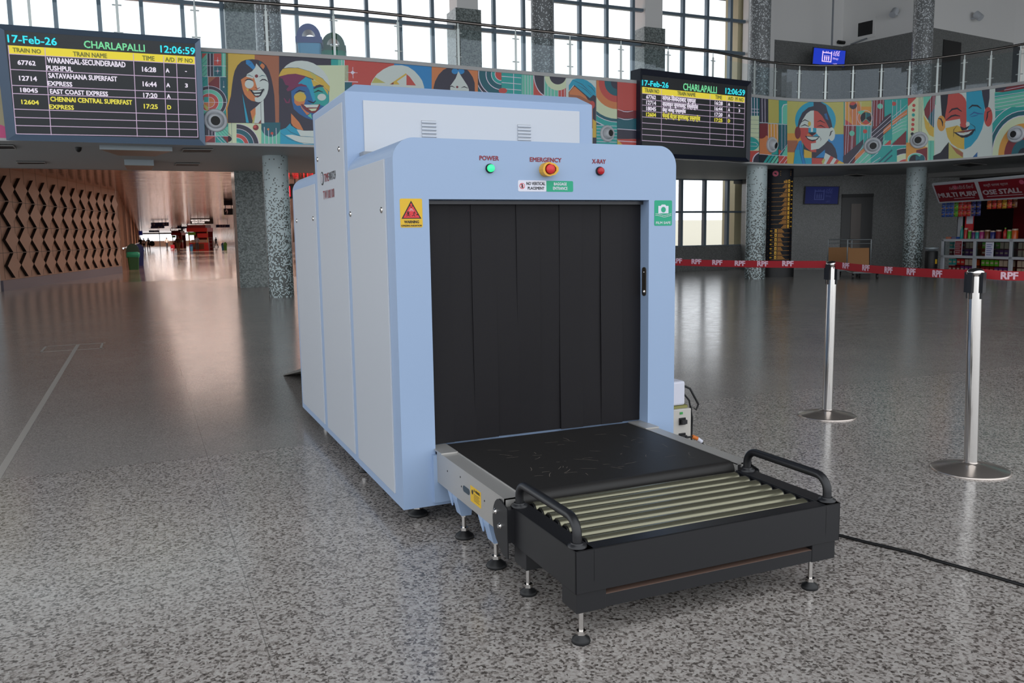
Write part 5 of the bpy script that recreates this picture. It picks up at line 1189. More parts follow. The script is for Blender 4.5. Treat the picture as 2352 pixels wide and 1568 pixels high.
# ================================================================ DIRECTORY PILLAR
P = atz(1795, 637, 0); dv = Vector((FW.x, FW.y, 0)).normalized(); P = P+dv*.32; P.z = 0
DP = thing('directory_pillar', 'tall dark directory pillar with yellow lettering beside the round mosaic column', 'directory sign', P)
ang = math.atan2(-(CAM.y-P.y), -(CAM.x-P.x)); Xp = Vector((-math.sin(ang), math.cos(ang), 0)); Np = (CAM-P).to_2d().to_3d().normalized()
Xp = RT.to_2d().to_3d().normalized(); Np = Xp.cross(Vector((0, 0, 1))).normalized()
mat('sign_navy', '10131c', .45, spec=.2); mat('sign_yellow', 'e09a2c', .5); mat('sign_yellow_bright', 'ffc43a', .5); mat('sign_pink', 'c0506a', .5)  # second, brighter yellow for the numerals, icons and arrows
RX, RY = .35, .16
def cyls(rx, ry, a0, a1, n): return [(rx*math.cos(math.radians(a0+(a1-a0)*i/n)), ry*math.sin(math.radians(a0+(a1-a0)*i/n))) for i in range(n+1)]
MB().prism(cyls(RX, RY, 0, 360, 31)[:-1], (0,0,.38), Xp, -Np, (0,0,2.5), 'sign_navy', smooth_side=True).build('panel', DP)
MB().prism(cyls(RX*1.22, RY*1.3, 0, 360, 31)[:-1], (0,0,0), Xp, -Np, (0,0,.375), 'black', smooth_side=True).build('plinth', DP)
def DF(u, v, d=.003):
    x = u/RX; x = max(-.97, min(.97, x)); return Xp*u + Np*(RY*math.sqrt(1-x*x)+d) + Vector((0, 0, v))
mb = MB()
mb.poly([DF(-.17+.075*math.cos(k*PI/8), 2.75+.075*math.sin(k*PI/8)) for k in range(16)], 'sign_pink')
for k in range(3): mb.poly([DF(a, 2.80-.05*k+b) for a, b in ((-.05, 0), (.25, 0), (.25, .012), (-.05, .012))], 'sign_yellow')
nr = 18; z0 = 2.60; dz = (2.60-.47)/nr
for k in range(nr):
    z = z0-dz*(k+1)
    for a, b in zip([-.32+.08*i for i in range(8)], [-.24+.08*i for i in range(8)]): mb.poly([DF(a, z, .002), DF(b, z, .002), DF(b, z+.005, .002), DF(a, z+.005, .002)], 'sign_yellow')
    top = k < 11; ix = .20 if top else -.13
    mb.poly([DF(ix-.028, z+.02), DF(ix+.028, z+.02), DF(ix+.028, z+dz-.015), DF(ix-.028, z+dz-.015)], 'sign_yellow_bright')
    mb.text(str((k*7) % 9+1) if top else 'i', DF, (ix-.012, z+.035, ix+.012, z+dz-.035), 'sign_navy')
    ax = .285 if top else -.24
    s_ = -1 if not top else 1; mb.poly([DF(ax-.03*s_, z+.05), DF(ax-.03*s_, z+.065), DF(ax+.005*s_, z+.065), DF(ax+.005*s_, z+.085), DF(ax+.035*s_, z+.057), DF(ax+.005*s_, z+.03), DF(ax+.005*s_, z+.05)][::s_], 'sign_yellow_bright')
    L_ = .06+.16*random.random() if top else .12+.10*random.random()
    for j in range(3):
        zz = z+.022+j*.03; a = (ix-.05-L_*(1-.2*j)) if top else ix+.05; b = ix-.05 if top else ix+.05+L_*(1-.15*j)
        m_ = (a+b)/2
        mb.poly([DF(a, zz), DF(m_, zz), DF(b, zz), DF(b, zz+.014), DF(m_, zz+.014), DF(a, zz+.014)], 'sign_yellow')
mb.text('9-10', DF, (.05, 2.50, .15, 2.56), 'sign_yellow_bright')
mb.build('directory_lettering', DP)
# ================================================================ TROLLEYS
mat('trolley_panel', '8a5c2a', .6); mat('tube_grey', '6f7476', .35, .8)
def trolley(x, label, D_, w):
    P = atd(x, 640, D_); P.z = 0; t_ = thing('luggage_trolley', label, 'luggage trolley', P, -.62, 'luggage trolleys by the lift'); r_ = .016
    mb = MB()
    for sx in (-w/2, w/2): mb.tube([(sx, -.75, .16), (sx, .15, .16), (sx, .22, .25), (sx+.02, .34, .92), (sx+.02, .34, .98)], r_, 'tube_grey', 8)
    mb.tube([(-w/2+.02, .34, .98), (w/2+.02, .34, .98)], r_, 'tube_grey', 8); mb.tube([(-w/2+.02, .33, .88), (w/2+.02, .33, .88)], .010, 'tube_grey', 8); mb.tube([(-w/2, -.75, .16), (w/2, -.75, .16)], r_, 'tube_grey', 8)
    mb.build('trolley_frame', t_)
    MB().prism([(-w/2+.03, 0), (w/2-.03, 0), (w/2-.03, .5), (-w/2+.03, .5)], (0, .235, .27), (1,0,0), Vector((0, .17, 1)).normalized(), (0, .01, 0), 'trolley_panel').build('advert_panel', t_)
    MB().box((-w/2, -.74, .17), (w/2, .15, .185), 'tube_grey').build('deck', t_)
    for sx, y in ((-w/2, -.6), (w/2, -.6), (0, .1)): MB().cyl((sx-.02, y, .07), (sx+.02, y, .07), .07, 'black', 16).build('wheel', t_)
trolley(1930, 'luggage trolley with brown panel, left one of two by the lift', 22.9, .62)
trolley(1975, 'luggage trolley with brown panel, right one of two by the lift', 21.6, .58)
# ash bin near the stall
P = atd(2137, 640, 22.6); P.z = 0; t_ = thing('ash_bin', 'black cylindrical bin with a silver top left of the stall', 'litter bin', P)
MB().lathe((0,0,0), [(.15, 0), (.16, .02), (.16, .62), (.15, .64)], 'black', 24).build('bin_body', t_); MB().lathe((0,0,.64), [(.06, 0), (.16, .05), (.18, .10), (.15, .10), (.0, .06)], 'silver_trim', 24).build('ash_tray', t_)
MB().box((-.04, -.165, .3), (.02, -.15, .42), 'yellow').build('bin_label', t_)
# ================================================================ STALL
A0 = atd(2165, 551, 22.4); B0 = atd(2352, 553, 19.8); A0.z = B0.z = 0
SX = (B0-A0).normalized(); SN = SX.cross(Vector((0,0,1))); SN = SN if SN.dot(CAM-A0) > 0 else -SN
ST = thing('market_stall', 'dark red stall with a slanted sign, hanging snacks and a white glass counter', 'stall', A0)
LS = 4.0
mat('stall_red', '6e0e18', .5, spec=.3); mat('sign_maroon', '7d0f1e', .4); mat('stall_white', 'b9bcc2', .4); mat('sign_letter', 'b9a9ae', .5)
def SP(u, d, z): return SX*u - SN*d + Vector((0, 0, z))   # d = depth behind the counter front
def sbox(mb, u0, d0, z0, u1, d1, z1, m):
    V = [SP(*q) for q in ((u0,d0,z0),(u1,d0,z0),(u1,d1,z0),(u0,d1,z0),(u0,d0,z1),(u1,d0,z1),(u1,d1,z1),(u0,d1,z1))]
    mb.add(V, [(0,3,2,1),(4,5,6,7),(0,1,5,4),(1,2,6,5),(2,3,7,6),(3,0,4,7)], m); return mb
mb = MB(); sbox(mb, 0, 2.2, 0, LS, 2.3, 2.58, 'stall_red'); sbox(mb, -.08, .5, 0, 0, 2.3, 2.58, 'black'); sbox(mb, LS, .0, 0, LS+.08, 2.3, 2.58, 'black'); sbox(mb, -.08, 1.0, 2.50, LS+.08, 2.3, 2.58, 'black'); mb.build('stall_shell', ST)
mb = MB(); sbox(mb, .0, .45, .95, .12, .5, 2.4, 'stall_white'); sbox(mb, .14, .55, 1.0, .42, .58, 1.6, 'red'); sbox(mb, .2, .54, 1.35, .42, .555, 1.85, 'label_white'); mb.build('side_poster', ST)
mb = MB()
for u in (0, 1.14, 2.3, 3.4): sbox(mb, u-.04, 0, 0, u+.05, .05, .95, 'stall_white')
for z in (.06, .50, .93): sbox(mb, -.04, 0, z-.035, LS, .5, z+.03, 'stall_white')
sbox(mb, 0, .48, 0, LS, .5, .93, 'stall_red'); mb.build('counter', ST)
for u0 in (.05, 1.19, 2.35): MB().add([SP(u0, .012, .53), SP(u0+1.05, .012, .53), SP(u0+1.05, .012, .9), SP(u0, .012, .9)], [(0, 1, 2, 3)], 'rail_glass').build('counter_glass', ST)
for u0, z0, cc, c2 in ((.47, .535, 'sign_maroon', 'sign_letter'), (1.52, .50, 'label_white', 'screen_dim')):
    mb = MB(); sbox(mb, u0, -.01, z0, u0+.26, -.004, z0+.38, 'label_white'); sbox(mb, u0+.012, -.014, z0+.012, u0+.248, -.0101, z0+.368, cc)
    for k in range(6): sbox(mb, u0+.04, -.017, z0+.31-.05*k, u0+.22-.03*(k % 2), -.0141, z0+.325-.05*k, c2)
    mb.build('counter_notice', ST)
# slanted sign
s_tl, s_bl = atd(2140, 423, 21.9)-A0, atd(2153, 467, 22.3)-A0
dn = SX*2.2-SN*0+Vector((0,0,0))
tl = Vector(s_tl); XU = SX; DN = (Vector(s_bl)-tl); DN = DN-XU*DN.dot(XU)*.2
SL = 3.6; NU = DN.cross(XU).normalized(); NU = NU if NU.dot(CAM-A0-tl) > 0 else -NU; hN = DN.length; DV = DN.normalized()
def SF(u, v, d=.012): return tl + XU*u + DV*(hN-v) + NU*d
mb = MB(); mb.prism([(0, 0), (SL, 0), (SL, hN), (0, hN)], tl-NU*.05, XU, DV, NU*.05, 'stall_white')
w1 = (aty(2257, 440, 0)-CAM); 
def su(px, py): q = atpl(px, py, tl+A0, NU)-A0-tl; return q.dot(XU), hN-q.dot(DV)
ud = su(2258, 440)[0]
for a, b in ((.06, ud-.06), (ud+.06, SL-.06)): mb.poly([SF(a, .05, .004), SF(b, .05, .004), SF(b, hN-.05, .004), SF(a, hN-.05, .004)], 'sign_maroon')
mb.build('sign_board', ST)
mb = MB()
a, b = su(2156, 450), su(2251, 436); mb.text('MULTI PURP', SF, (max(a[0], .12), hN*.30, min(b[0], ud-.08), hN*.52), 'sign_letter', .02)
a = su(2272, 447)
mb.text('OSE STALL', SF, (a[0], hN*.30, a[0]+1.15, hN*.52), 'sign_letter', .02)
mb.text('మల్టీ పర్పస్ స్టాల్', SF, (ud-.95, hN*.66, ud-.12, hN*.84), 'sign_letter').text('मल्टी परपस स्टाल', SF, (ud+.2, hN*.64, ud+.95, hN*.82), 'sign_letter')
for u in (ud*.52, ud+1.35): mb.poly([SF(u+.07*math.cos(k*PI/6), hN*.76+.07*math.sin(k*PI/6)) for k in range(12)], 'sign_pink')
mb.poly([SF(ud-.9, .13), SF(ud-.2, .13), SF(ud-.2, .15), SF(ud-.9, .15)], 'sign_letter'); mb.poly([SF(ud+.2, .13), SF(ud+1.3, .13), SF(ud+1.3, .15), SF(ud+.2, .15)], 'sign_letter')
mb.build('sign_lettering', ST)
# snack strips
for nm, cl in (('pack_blue', '1f4690'), ('pack_green', '4f9a1c'), ('pack_red', 'b3201c'), ('pack_orange', 'c2501c'), ('pack_navy', '252c6e'), ('pack_yellow', 'b98a1e'), ('pack_purple', '5a1f66'), ('pack_teal', '2a8f8a'), ('pack_brown', '6a3a1e'), ('pack_pale', 'b09a86'), ('pack_pink', '9c2a6c')): mat(nm, cl, .3)
def strip(u, d, z, n, m, label, w=.14):
    t_ = MB()
    for k in range(n):
        zz = -.16*(k+1)
        V = []
        for j, (sz, dd) in enumerate(((0, .004), (.03, .03), (.075, .04), (.12, .03), (.15, .004))): V += [SX*(-w/2)+Vector((0,0,zz+sz)), SX*0+SN*dd+Vector((0,0,zz+sz)), SX*(w/2)+Vector((0,0,zz+sz)), SX*0-SN*dd+Vector((0,0,zz+sz))]
        t_.add(V, [(4*j+i, 4*j+(i+1) % 4, 4*j+4+(i+1) % 4, 4*j+4+i) for j in range(4) for i in range(4)], m, False)
        t_.add([SX*(-w*.3)+SN*.034+Vector((0,0,zz+.06)), SX*(w*.3)+SN*.034+Vector((0,0,zz+.06)), SX*(w*.3)+SN*.034+Vector((0,0,zz+.085)), SX*(-w*.3)+SN*.034+Vector((0,0,zz+.085))], [(0,1,2,3)], 'pack_yellow' if m != 'pack_yellow' else 'pack_red')
    t_.box((-.003, -.003, -.16*n), (.003, .003, .02), 'label_white')
    o = t_.build('snack_strip'); o.location = A0+SP(u, d, z); return tag(o, label, 'snack packets', 'snack packets hanging under the stall sign')
names = {'pack_blue': 'blue', 'pack_green': 'green', 'pack_red': 'red', 'pack_navy': 'dark blue', 'pack_orange': 'orange', 'pack_yellow': 'yellow', 'pack_brown': 'brown'}
zt = 2.02
for i, (u, n, m, w_) in enumerate(((-.08, 3, 'pack_blue', ''), (.08, 3, 'pack_blue', ''), (.22, 3, 'pack_blue', ''), (.38, 3, 'pack_green', ''), (.52, 3, 'pack_red', ''), (.67, 3, 'pack_red', ''), (.82, 3, 'pack_red', ''), (.99, 3, 'pack_navy', ''), (1.16, 3, 'pack_navy', ''), (1.50, 2, 'pack_orange', ''), (1.66, 2, 'pack_red', ''), (1.82, 2, 'pack_orange', ''), (1.98, 2, 'pack_yellow', ''), (2.14, 2, 'pack_red', ''), (2.30, 2, 'pack_brown', ''))):
    lb = {'pack_blue': 'strip of blue snack packets hanging at the left end of the stall', 'pack_green': 'strip of bright green snack packets under the stall sign', 'pack_navy': 'strip of dark blue snack packets in the middle of the stall', 'pack_yellow': 'strip of yellow snack packets under the right sign panel', 'pack_brown': 'strip of brown snack packets nearest the right edge', 'pack_orange': 'strip of orange snack packets under the right sign panel', 'pack_red': 'strip of red snack packets beside the green ones' if u < 1.3 else 'strip of red snack packets under the right sign panel'}[m]
    strip(u, .05, zt, n, m, lb)
# goods standing on and in the counter
def goods(kind, m, w, d, h, lb, grp):
    mb = MB()
    if kind == 'bottle': mb.lathe((0,0,0), [(w*.9, 0), (w, .01), (w, h*.62), (w*.4, h*.8), (w*.35, h*.9)], m, 14).lathe((0,0,h*.9), [(w*.42, 0), (w*.42, h*.1)], 'pack_green', 10)
    elif kind == 'jar': mb.lathe((0,0,0), [(w, 0), (w, h*.8), (w*.9, h*.84)], m, 14).lathe((0,0,h*.84), [(w*.95, 0), (w*.95, h*.16)], 'pack_pale', 14)
    else: mb.box((-w, -d, 0), (w, d, h), m).box((-w*.8, -d-.002, h*.35), (w*.8, -d, h*.65), 'pack_pale')
    o = mb.build(kind); o.rotation_euler.z = math.atan2(SX.y, SX.x); return tag(o, lb, kind, grp)
def put(o, u, d, z): o.location = A0+SP(u, d, z)
top = .962
for u, k, m, w_, h, lb in ((.48, 'bottle', 'pack_teal', .045, .33, 'pale blue bottle with green cap on the stall counter'), (.62, 'jar', 'pack_red', .05, .28, 'red jar on the stall counter right of the blue bottle'), (.76, 'jar', 'pack_green', .05, .22, 'green jar on the stall counter'),
    (.90, 'jar', 'pack_purple', .06, .20, 'purple jar on the stall counter left of the teal one'), (1.03, 'jar', 'pack_teal', .06, .20, 'teal jar on the stall counter'), (1.18, 'jar', 'pack_pink', .07, .21, 'magenta jar on the stall counter'), (1.36, 'jar', 'pack_brown', .07, .22, 'brown jar on the stall counter'), (1.54, 'jar', 'pack_navy', .07, .20, 'dark blue jar on the stall counter'), (1.72, 'jar', 'stall_red', .07, .22, 'dark red jar on the stall counter'), (1.92, 'bottle', 'pack_red', .05, .27, 'red bottle on the stall counter'), (2.06, 'jar', 'pack_green', .06, .22, 'green jar right of the red bottle on the stall counter'), (2.22, 'jar', 'pack_orange', .07, .24, 'orange jar nearest the right edge on the stall counter')):
    put(goods(k, m, w_, w_, h, lb, 'jars and bottles on the stall counter'), u, .18, top)
put(goods('carton', 'pack_orange', .092, .06, .05, 'flat orange carton at the left end of the stall counter', 'cartons on the stall counter'), .14, .12, top); put(goods('carton', 'pack_blue', .092, .06, .05, 'flat blue carton beside the orange one on the stall counter', 'cartons on the stall counter'), .34, .12, top)
cols = ['pack_brown', 'pack_red', 'pack_pale', 'pack_green', 'pack_orange', 'pack_purple', 'pack_teal']
proto = {}
random.seed(3)
for bay, (u0, seq) in enumerate(((.08, ('pack_teal', 'pack_red', 'pack_pale', 'pack_orange')), (1.22, ('pack_green', 'pack_green', 'pack_pale', 'pack_pale')), (2.36, ('pack_pale', 'pack_red', 'pack_orange', 'pack_pale')))):
    for row, z in enumerate((.535, .72, .10, .28)):
        for k in range(7):
            m = seq[min(3, k//2)] if row % 2 else (('stall_red', 'pack_purple', 'pack_brown')[k//3] if bay < 2 else 'pack_pale')
            key = m
            cn = {'pack_teal': 'teal', 'pack_red': 'red', 'pack_pale': 'pale', 'pack_orange': 'orange', 'pack_green': 'green', 'stall_red': 'dark red', 'pack_purple': 'purple', 'pack_brown': 'brown'}[m]
            if key not in proto: proto[key] = goods('carton', m, .055, .05, .15, 'small %s carton stacked in the glass counter of the stall' % cn, 'cartons in the glass counter'); o = proto[key]
            else: o = proto[key].copy(); COL.objects.link(o)
            put(o, u0+.07+k*.145, .2, z)
# ================================================================ CORRIDOR FURNISHINGS
mat('sign_blue', '24386f', .4); mat('kiosk_red', 'c4201c', .4); mat('kiosk_yellow', 'c98a20', .4); mat('sign_glow', 'f4ece8', .4, emit=.8)
def hang(name, x0, y0, x1, y1, D_, label, m, texts, grp, lm='sign_letter', cat='sign'):
    a, b = atd(x0, y0, D_), atd(x1, y1, D_); w, h = (b-a).dot(RT), abs((b-a).z); O = (a+b)/2
    t_ = thing(name, label, cat, O, 0, grp); X = RT.to_2d().to_3d().normalized(); Nn = X.cross(Vector((0,0,1))).normalized()
    MB().prism([(-w/2, -h/2), (w/2, -h/2), (w/2, h/2), (-w/2, h/2)], -Nn*.12, X, (0,0,1), Nn*.119, m).build('panel', t_)
    mb = MB()
    for s_, q in texts: mb.text(s_, lambda u, v: X*u+Vector((0,0,v))+Nn*.01, (q[0]*w-w/2, q[1]*h-h/2, q[2]*w-w/2, q[3]*h-h/2), lm, .01)
    if texts: mb.build('sign_lettering', t_)
    for k in (-.35, .35): MB().bar(X*w*k-Nn*.06+Vector((0,0,h/2)), X*w*k-Nn*.06+Vector((0,0,max(h/2+.03, ZC-O.z))), .04, .04, 'dark_metal').build('hanger', t_)
    return t_
hg = 'signs hanging in the corridor'
hang('hanging_sign', 347, 511, 387, 519, 80, 'blue platform sign reading 8-9 above the corridor', 'sign_blue', [('8-9', (.68, .2, .95, .8)), ('↗ ✈', (.05, .2, .4, .8))][:1]+[('/ #', (.08, .2, .22, .8))], hg)
hang('hanging_sign', 346, 519.5, 377, 524, 84, 'blue platform sign reading 6-7 right below the 8-9 sign', 'sign_blue', [('6-7', (.55, .2, .9, .8))], hg)
hang('hanging_sign', 342, 529, 365, 533, 140, 'small far blue sign over the corridor end', 'sign_blue', [('4-5', (.55, .2, .85, .8))], hg)
hang('hanging_sign', 407, 519, 431, 524, 110, 'short blue sign behind the small welcome display', 'sign_blue', [('4', (.2, .2, .3, .8))], hg)
hang('hanging_sign', 496, 516, 527, 522, 84, 'blue platform sign reading 6-7 at the right of the corridor', 'sign_blue', [('6-7', (.25, .2, .55, .8)), ('#', (.62, .2, .72, .8))], hg)
hang('hanging_sign', 514, 479, 534, 493, 41.4, 'dark blue arrow sign beside the square column, lower one', 'sign_navy', [('↑', (.2, .1, .5, .9))], hg)
hang('hanging_sign', 514, 460, 534, 471, 41, 'dark sign beside the square column, upper one', 'sign_navy', [], hg)
wt = [('WELCOME TO CHARLAPALLI', (.03, .52, .85, .82)), ('RAILWAY STATION', (.08, .14, .62, .44))]
hang('welcome_display', 437, 502, 489, 514, 74, 'large lit welcome display in the corridor', 'black', wt, 'lit welcome displays in the corridor', 'sign_glow', 'display')
hang('welcome_display', 416, 512, 430, 521, 100, 'middle sized lit welcome display left of the large one', 'black', [('WELCOME', (.1, .5, .9, .85)), ('STATION', (.1, .12, .9, .45))], 'lit welcome displays in the corridor', 'sign_glow', 'display')
hang('welcome_display', 391, 524, 420, 530, 120, 'small far lit welcome display above the far kiosk', 'black', wt, 'lit welcome displays in the corridor', 'sign_glow', 'display')
def kiosk(x0, x1, yb, D_, zt, label):
    a, b = atd(x0, yb, D_), atd(x1, yb, D_); a.z = b.z = 0; w = (b-a).length; X = (b-a).normalized(); Nn = X.cross(Vector((0,0,1))).normalized()
    t_ = thing('kiosk', label, 'kiosk', a, 0, 'red kiosks in the corridor')
    def bx(name, u0, d0, z0, u1, d1, z1, m):
        mb = MB(); V = [X*q[0]-Nn*q[1]+Vector((0,0,q[2])) for q in ((u0,d0,z0),(u1,d0,z0),(u1,d1,z0),(u0,d1,z0),(u0,d0,z1),(u1,d0,z1),(u1,d1,z1),(u0,d1,z1))]
        mb.add(V, [(0,3,2,1),(4,5,6,7),(0,1,5,4),(1,2,6,5),(2,3,7,6),(3,0,4,7)], m).build(name, t_)
    bx('counter', 0, 0, 0, w, .5, .95, 'kiosk_red'); bx('counter_display', .15*w, -.02, .15, .78*w, 0, .85, 'pack_brown'); bx('canopy', -.05*w, -.2, zt-.8, w*1.02, 1.8, zt-.35, 'kiosk_red')
    bx('header', .0, -.25, zt-.35, w*.95, 1.6, zt, 'sign_maroon'); bx('back_wall', 0, 1.7, 0, w, 1.8, zt-.8, 'stall_red')
    for u in (0, w-.1): bx('post', u, 0, .95, u+.1, .1, zt-.8, 'kiosk_yellow')
    bx('menu_board', .02*w, -.23, zt-1.2, .4*w, -.18, zt-.85, 'pack_green'); bx('menu_board', .5*w, -.23, zt-1.5, 1.05*w, -.18, zt-1.0, 'kiosk_red'); bx('goods', .1*w, .2, .95, .9*w, 1.0, 1.3, 'pack_pale')
    return t_
kiosk(435, 479, 574.6, 100, 3.05, 'near red kiosk under the large welcome display'); kiosk(397, 419, 566, 150, 3.0, 'far red kiosk under the small welcome display')
def rackpos(x, D_): q = atd(x, 570, D_); q.z = 0; return q
t_ = MB()
for z in (.02, .4, .8, 1.2, 1.5): t_.box((0, 0, z), (.45, .35, z+.03), 'dark_metal')
for x in (0, .42):
    for y in (0, .32): t_.box((x, y, 0), (x+.03, y+.03, 1.5), 'dark_metal')
o = t_.build('wire_rack'); o.location = rackpos(480.5, 98); tag(o, 'dark wire rack standing at the right of the near red kiosk', 'rack')
mat('bin_g1', '1f5a26', .4); mat('bin_g0', '123c1c', .4)
q = atz(308, 619.5, 0); q = q+Vector((.0, .25, 0)); bin_('litter_bin', 0, 0, 0, 1.12, 'dark green litter bin with a green liner by the left corridor wall', 'bin_g0', 'bin_g1', True, 0, False, q)
q = rackpos(318, 42); bin_('litter_bin', 0, 0, 0, 1.08, 'dark blue litter bin just behind the green one in the corridor', 'bin_blue', 'bin_blue', False, 0, False, q)
q = rackpos(517.5, 104); bin_('litter_bin', 0, 0, 0, .95, 'far bright green litter bin by the right corridor wall', 'pack_green', 'pack_green', False, 0, False, q)
q = rackpos(512.5, 105); bin_('litter_bin', 0, 0, 0, .9, 'far pale blue litter bin beside the bright green one', 'bin_blue', 'bin_blue_body', False, 0, False, q)
q = rackpos(439.5, 98.5); bin_('litter_bin', 0, 0, 0, .8, 'blue litter bin in front of the near red kiosk', 'bin_blue', 'bin_blue_body', False, 0, False, q)
q = atd(326, 537, 60); t_ = hang('wall_screen', 318.5, 530, 326.5, 540, 85, 'small blue screen high at the far left corridor wall', 'screen_blue_dim', [], 'screens in the corridor', cat='screen')
# ================================================================ PEOPLE
mat('skin', '7a4f38', .5); mat('hair', '15110f', .6)
def skinmesh(name, V, E, Rr, m, parent, lev=2):
    me = bpy.data.meshes.new(name); me.from_pydata(V, E, []); me.materials.append(MATS[m] if isinstance(m, str) else m)
    o = bpy.data.objects.new(name, me); COL.objects.link(o); o.parent = parent
    a = o.modifiers.new('skin', 'SKIN')
    for i, r_ in enumerate(Rr): me.skin_vertices[0].data[i].radius = (r_, r_)
    me.skin_vertices[0].data[0].use_root = True
    a.use_smooth_shade = True; b = o.modifiers.new('sub', 'SUBSURF'); b.levels = lev; b.render_levels = lev
    return o
def person(px, yfoot, D_, h, face, label, shirt, trousers, stride=.25, arms=(0, 0), carry=None):
    """face: rotation about z (0 looks towards the camera side, -y)"""
    P = atd(px, yfoot, D_); P.z = 0; k = h/1.7; t_ = thing('person', label, 'person', P, face); V3 = lambda *q: tuple(v*k for v in q)
    s = stride
    B = [V3(0,0,.93), V3(0,.0,1.12), V3(0,-.01,1.32), V3(0,-.01,1.44), V3(0,-.02,1.52), V3(0,-.03,1.60), V3(0,-.03,1.67)]
    Rb = [.115, .105, .125, .07, .05, .078, .07]; E = [(i, i+1) for i in range(6)]
    def limb(start, pts, rr):
        p_ = start
        for q, r_ in zip(pts, rr): B.append(V3(*q)); Rb.append(r_); E.append((p_, len(B)-1)); p_ = len(B)-1
    f1, f2 = -s, s
    for sx, f in ((-1, f1), (1, f2)):
        kb = .05 if f > 0 else -.03
        limb(0, [(sx*.09, 0, .88), (sx*.10, f*.45-.03, .50), (sx*.10, f+kb, .09), (sx*.105, f+kb-.03, .045), (sx*.11, f+kb-.15, .03)], [.085, .06, .042, .04, .03])
    for j, (sx, sw) in enumerate(((-1, s*.8), (1, -s*.8))):
        if arms[j] == 0: pts = [(sx*.17, 0, 1.40), (sx*.22, sw*.3, 1.14), (sx*.22, sw*.9-.05, .92), (sx*.22, sw*.9-.08, .84)]
        elif arms[j] == 1: pts = [(sx*.17, 0, 1.40), (sx*.24, .03, 1.15), (sx*.12, -.20, 1.12), (sx*.08, -.26, 1.13)]     # forearm forward
        else: pts = [(sx*.17, 0, 1.40), (sx*.30, .05, 1.18), (sx*.36, .10, .95), (sx*.37, .12, .87)]
        limb(3, pts, [.06, .045, .033, .03])
    skinmesh('body', B, E, [r_*k for r_ in Rb], 'skin', t_)
    # hand fingers
    for idx in (len(B)-5, len(B)-1):
        mb = MB(); w = Vector(B[idx])
        for f in range(4): mb.tube([w+Vector((.0, -.03+.02*f, 0))*k, w+Vector((.0, -.035+.022*f, -.05))*k, w+Vector((.0, -.04+.02*f, -.085+.01*(f == 3)))*k], .009*k, 'skin', 6)
        mb.tube([w+Vector((0, -.03, .01))*k, w+Vector((.0, -.065, -.03))*k], .010*k, 'skin', 6)
        mb.build('fingers', t_)
    n = 4
    SV = [V3(0,0,.90), V3(0,0,1.12), V3(0,-.01,1.32), V3(0,-.01,1.43)]; SR = [.135, .125, .145, .085]; SE = [(0,1), (1,2), (2,3)]
    for j, base in enumerate((len(B)-8, len(B)-4)):
        a, b, c_ = B[base], B[base+1], B[base+2]; i0 = len(SV); mid = tuple((b[i]+c_[i])/2 for i in range(3)); SV += [a, b, mid]; SR += [.075, .058, .048]; SE += [(3, i0), (i0, i0+1), (i0+1, i0+2)]
    skinmesh('shirt', SV, SE, [r_*k for r_ in SR], shirt, t_)
    TV = [V3(0,0,.95)]; TR = [.13]; TE = []
    for base in (7, 12):
        i0 = len(TV); TV += [B[base], B[base+1], B[base+2]]; TR += [.10, .075, .058]; TE += [(0, i0), (i0, i0+1), (i0+1, i0+2)]
    skinmesh('trousers', TV, TE, [r_*k for r_ in TR], trousers, t_)
    for base in (9, 14): q = Vector(B[base]); MB().box((q.x-.045*k, q.y-.19*k, .0), (q.x+.045*k, q.y+.07*k, .075*k), 'black').build('shoe', t_, bevel=.02)
    MB().lathe(Vector(V3(0, -.01, 1.575)), [(.085*k, 0), (.098*k, .05*k), (.09*k, .10*k), (.05*k, .14*k), (0, .15*k)], 'hair', 16).build('hair', t_)
    mb = MB(); f0 = Vector(V3(0, -.03, 1.60))
    mb.lathe(f0+Vector((0, -.072, -.005))*k, [(.016*k, 0), (.006*k, .028*k), (0, .03*k)], 'skin', 8, (0, -1, -.3)); 
    for sx in (-1, 1): mb.lathe(f0+Vector((sx*.03, -.078, .018))*k, [(.010*k, 0), (0, .005*k)], 'hair', 8, (0,-1,0)); mb.lathe(f0+Vector((sx*.082, 0, 0))*k, [(.022*k, 0), (.0, .012*k)], 'skin', 8, (sx, 0, 0))
    mb.box(tuple(f0+Vector((-.022, -.08, -.038))*k), tuple(f0+Vector((.022, -.075, -.030))*k), 'sign_maroon'); mb.build('face', t_)
    return t_
for nm, cl in (('cloth_white', 'c8c4c0'), ('cloth_brown', '4a3526'), ('cloth_khaki', '8a6a48'), ('cloth_dark', '22222a'), ('cloth_grey', '5c6068'), ('cloth_stripe', '5a5f70'), ('cloth_jeans', '7f8796')): mat(nm, cl, .8)
person(410, 577.6, 88, 1.7, .15, 'person in a dark brown top and khaki trousers walking in the corridor', 'cloth_brown', 'cloth_khaki', .10)
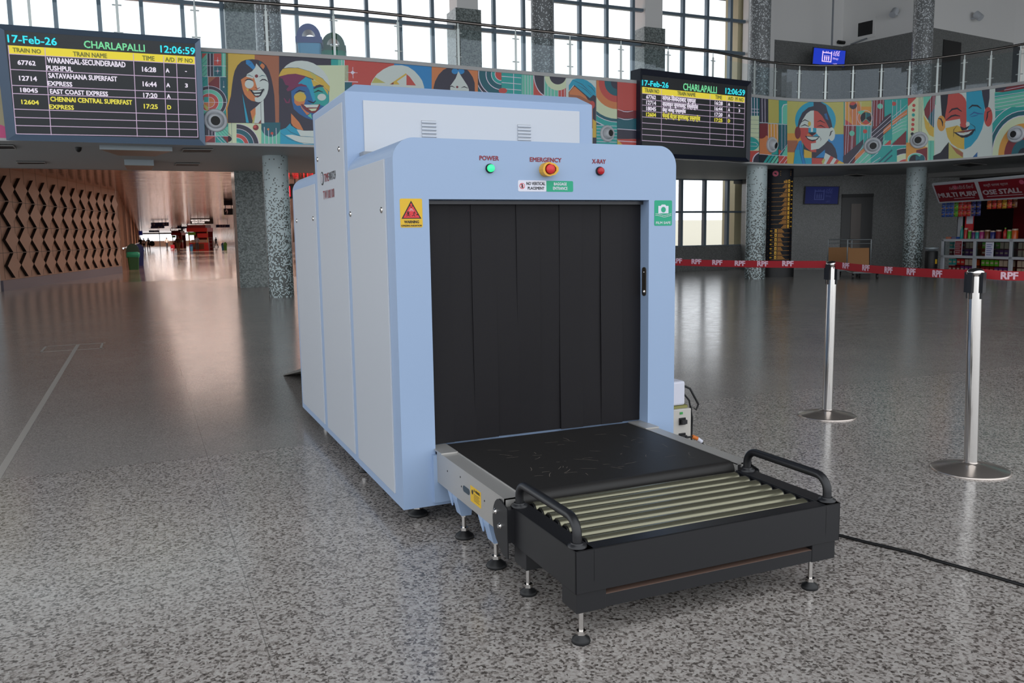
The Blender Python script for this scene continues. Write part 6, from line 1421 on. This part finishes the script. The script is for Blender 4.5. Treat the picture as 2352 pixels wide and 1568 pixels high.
t1 = person(342, 574.6, 112, 1.65, 2.9, 'person in grey carrying a large sack, third from the left in the corridor', 'cloth_grey', 'cloth_dark', .22, (0, 2))
P = t1.location; tag(MB().lathe((0,0,0), [(.12, 0), (.30, .12), (.34, .35), (.26, .6), (.08, .72)], 'cloth_dark', 18).build('sack'), 'dark bulging sack carried by the person in grey in the corridor', 'sack').location = (P.x+.45, P.y-.1, .55)
t1 = person(324, 573.5, 115, 1.72, 3.0, 'person with a dark backpack at the far left of the corridor', 'cloth_dark', 'cloth_dark', .08)
P = t1.location; tag(MB().lathe((0,0,0), [(.10, 0), (.19, .08), (.20, .32), (.12, .44), (0, .46)], 'cloth_dark', 16).build('backpack'), 'dark round backpack worn by the person at the far left of the corridor', 'backpack').location = (P.x+.02, P.y-.22, 1.0)
person(331.5, 574.2, 114, 1.6, 3.0, 'slim person in pale clothes beside the backpack wearer', 'cloth_white', 'cloth_dark', .1)
t1 = person(384, 571.5, 125, 1.7, .3, 'person in a white shirt and dark trousers in the middle of the corridor', 'cloth_white', 'cloth_dark', .2, (0, 2))
P = t1.location; o = MB().box((-.28, -.13, .06), (.28, .13, .62), 'sign_maroon').box((-.16, -.02, .62), (-.14, .02, .9), 'dark_metal').box((.14, -.02, .62), (.16, .02, .9), 'dark_metal').box((-.16, -.02, .88), (.16, .02, .91), 'dark_metal').box((-.26, -.1, 0), (-.2, .1, .06), 'black').box((.2, -.1, 0), (.26, .1, .06), 'black').build('suitcase')
o.location = (P.x+.75, P.y, 0); tag(o, 'dark red suitcase beside the person in the white shirt', 'suitcase')
person(453.5, 575.4, 97, 1.72, 3.1, 'person in a grey shirt standing at the near red kiosk', 'cloth_grey', 'cloth_dark', .04, (1, 1))
person(497, 565.2, 145, 1.7, -.9, 'person in a striped top and pale trousers far right in the corridor', 'cloth_stripe', 'cloth_jeans', .3, (2, 0))
person(604, 571, 84, 1.7, 1.2, 'person in dark clothes half hidden between the square and the round column', 'cloth_dark', 'cloth_dark', .12)
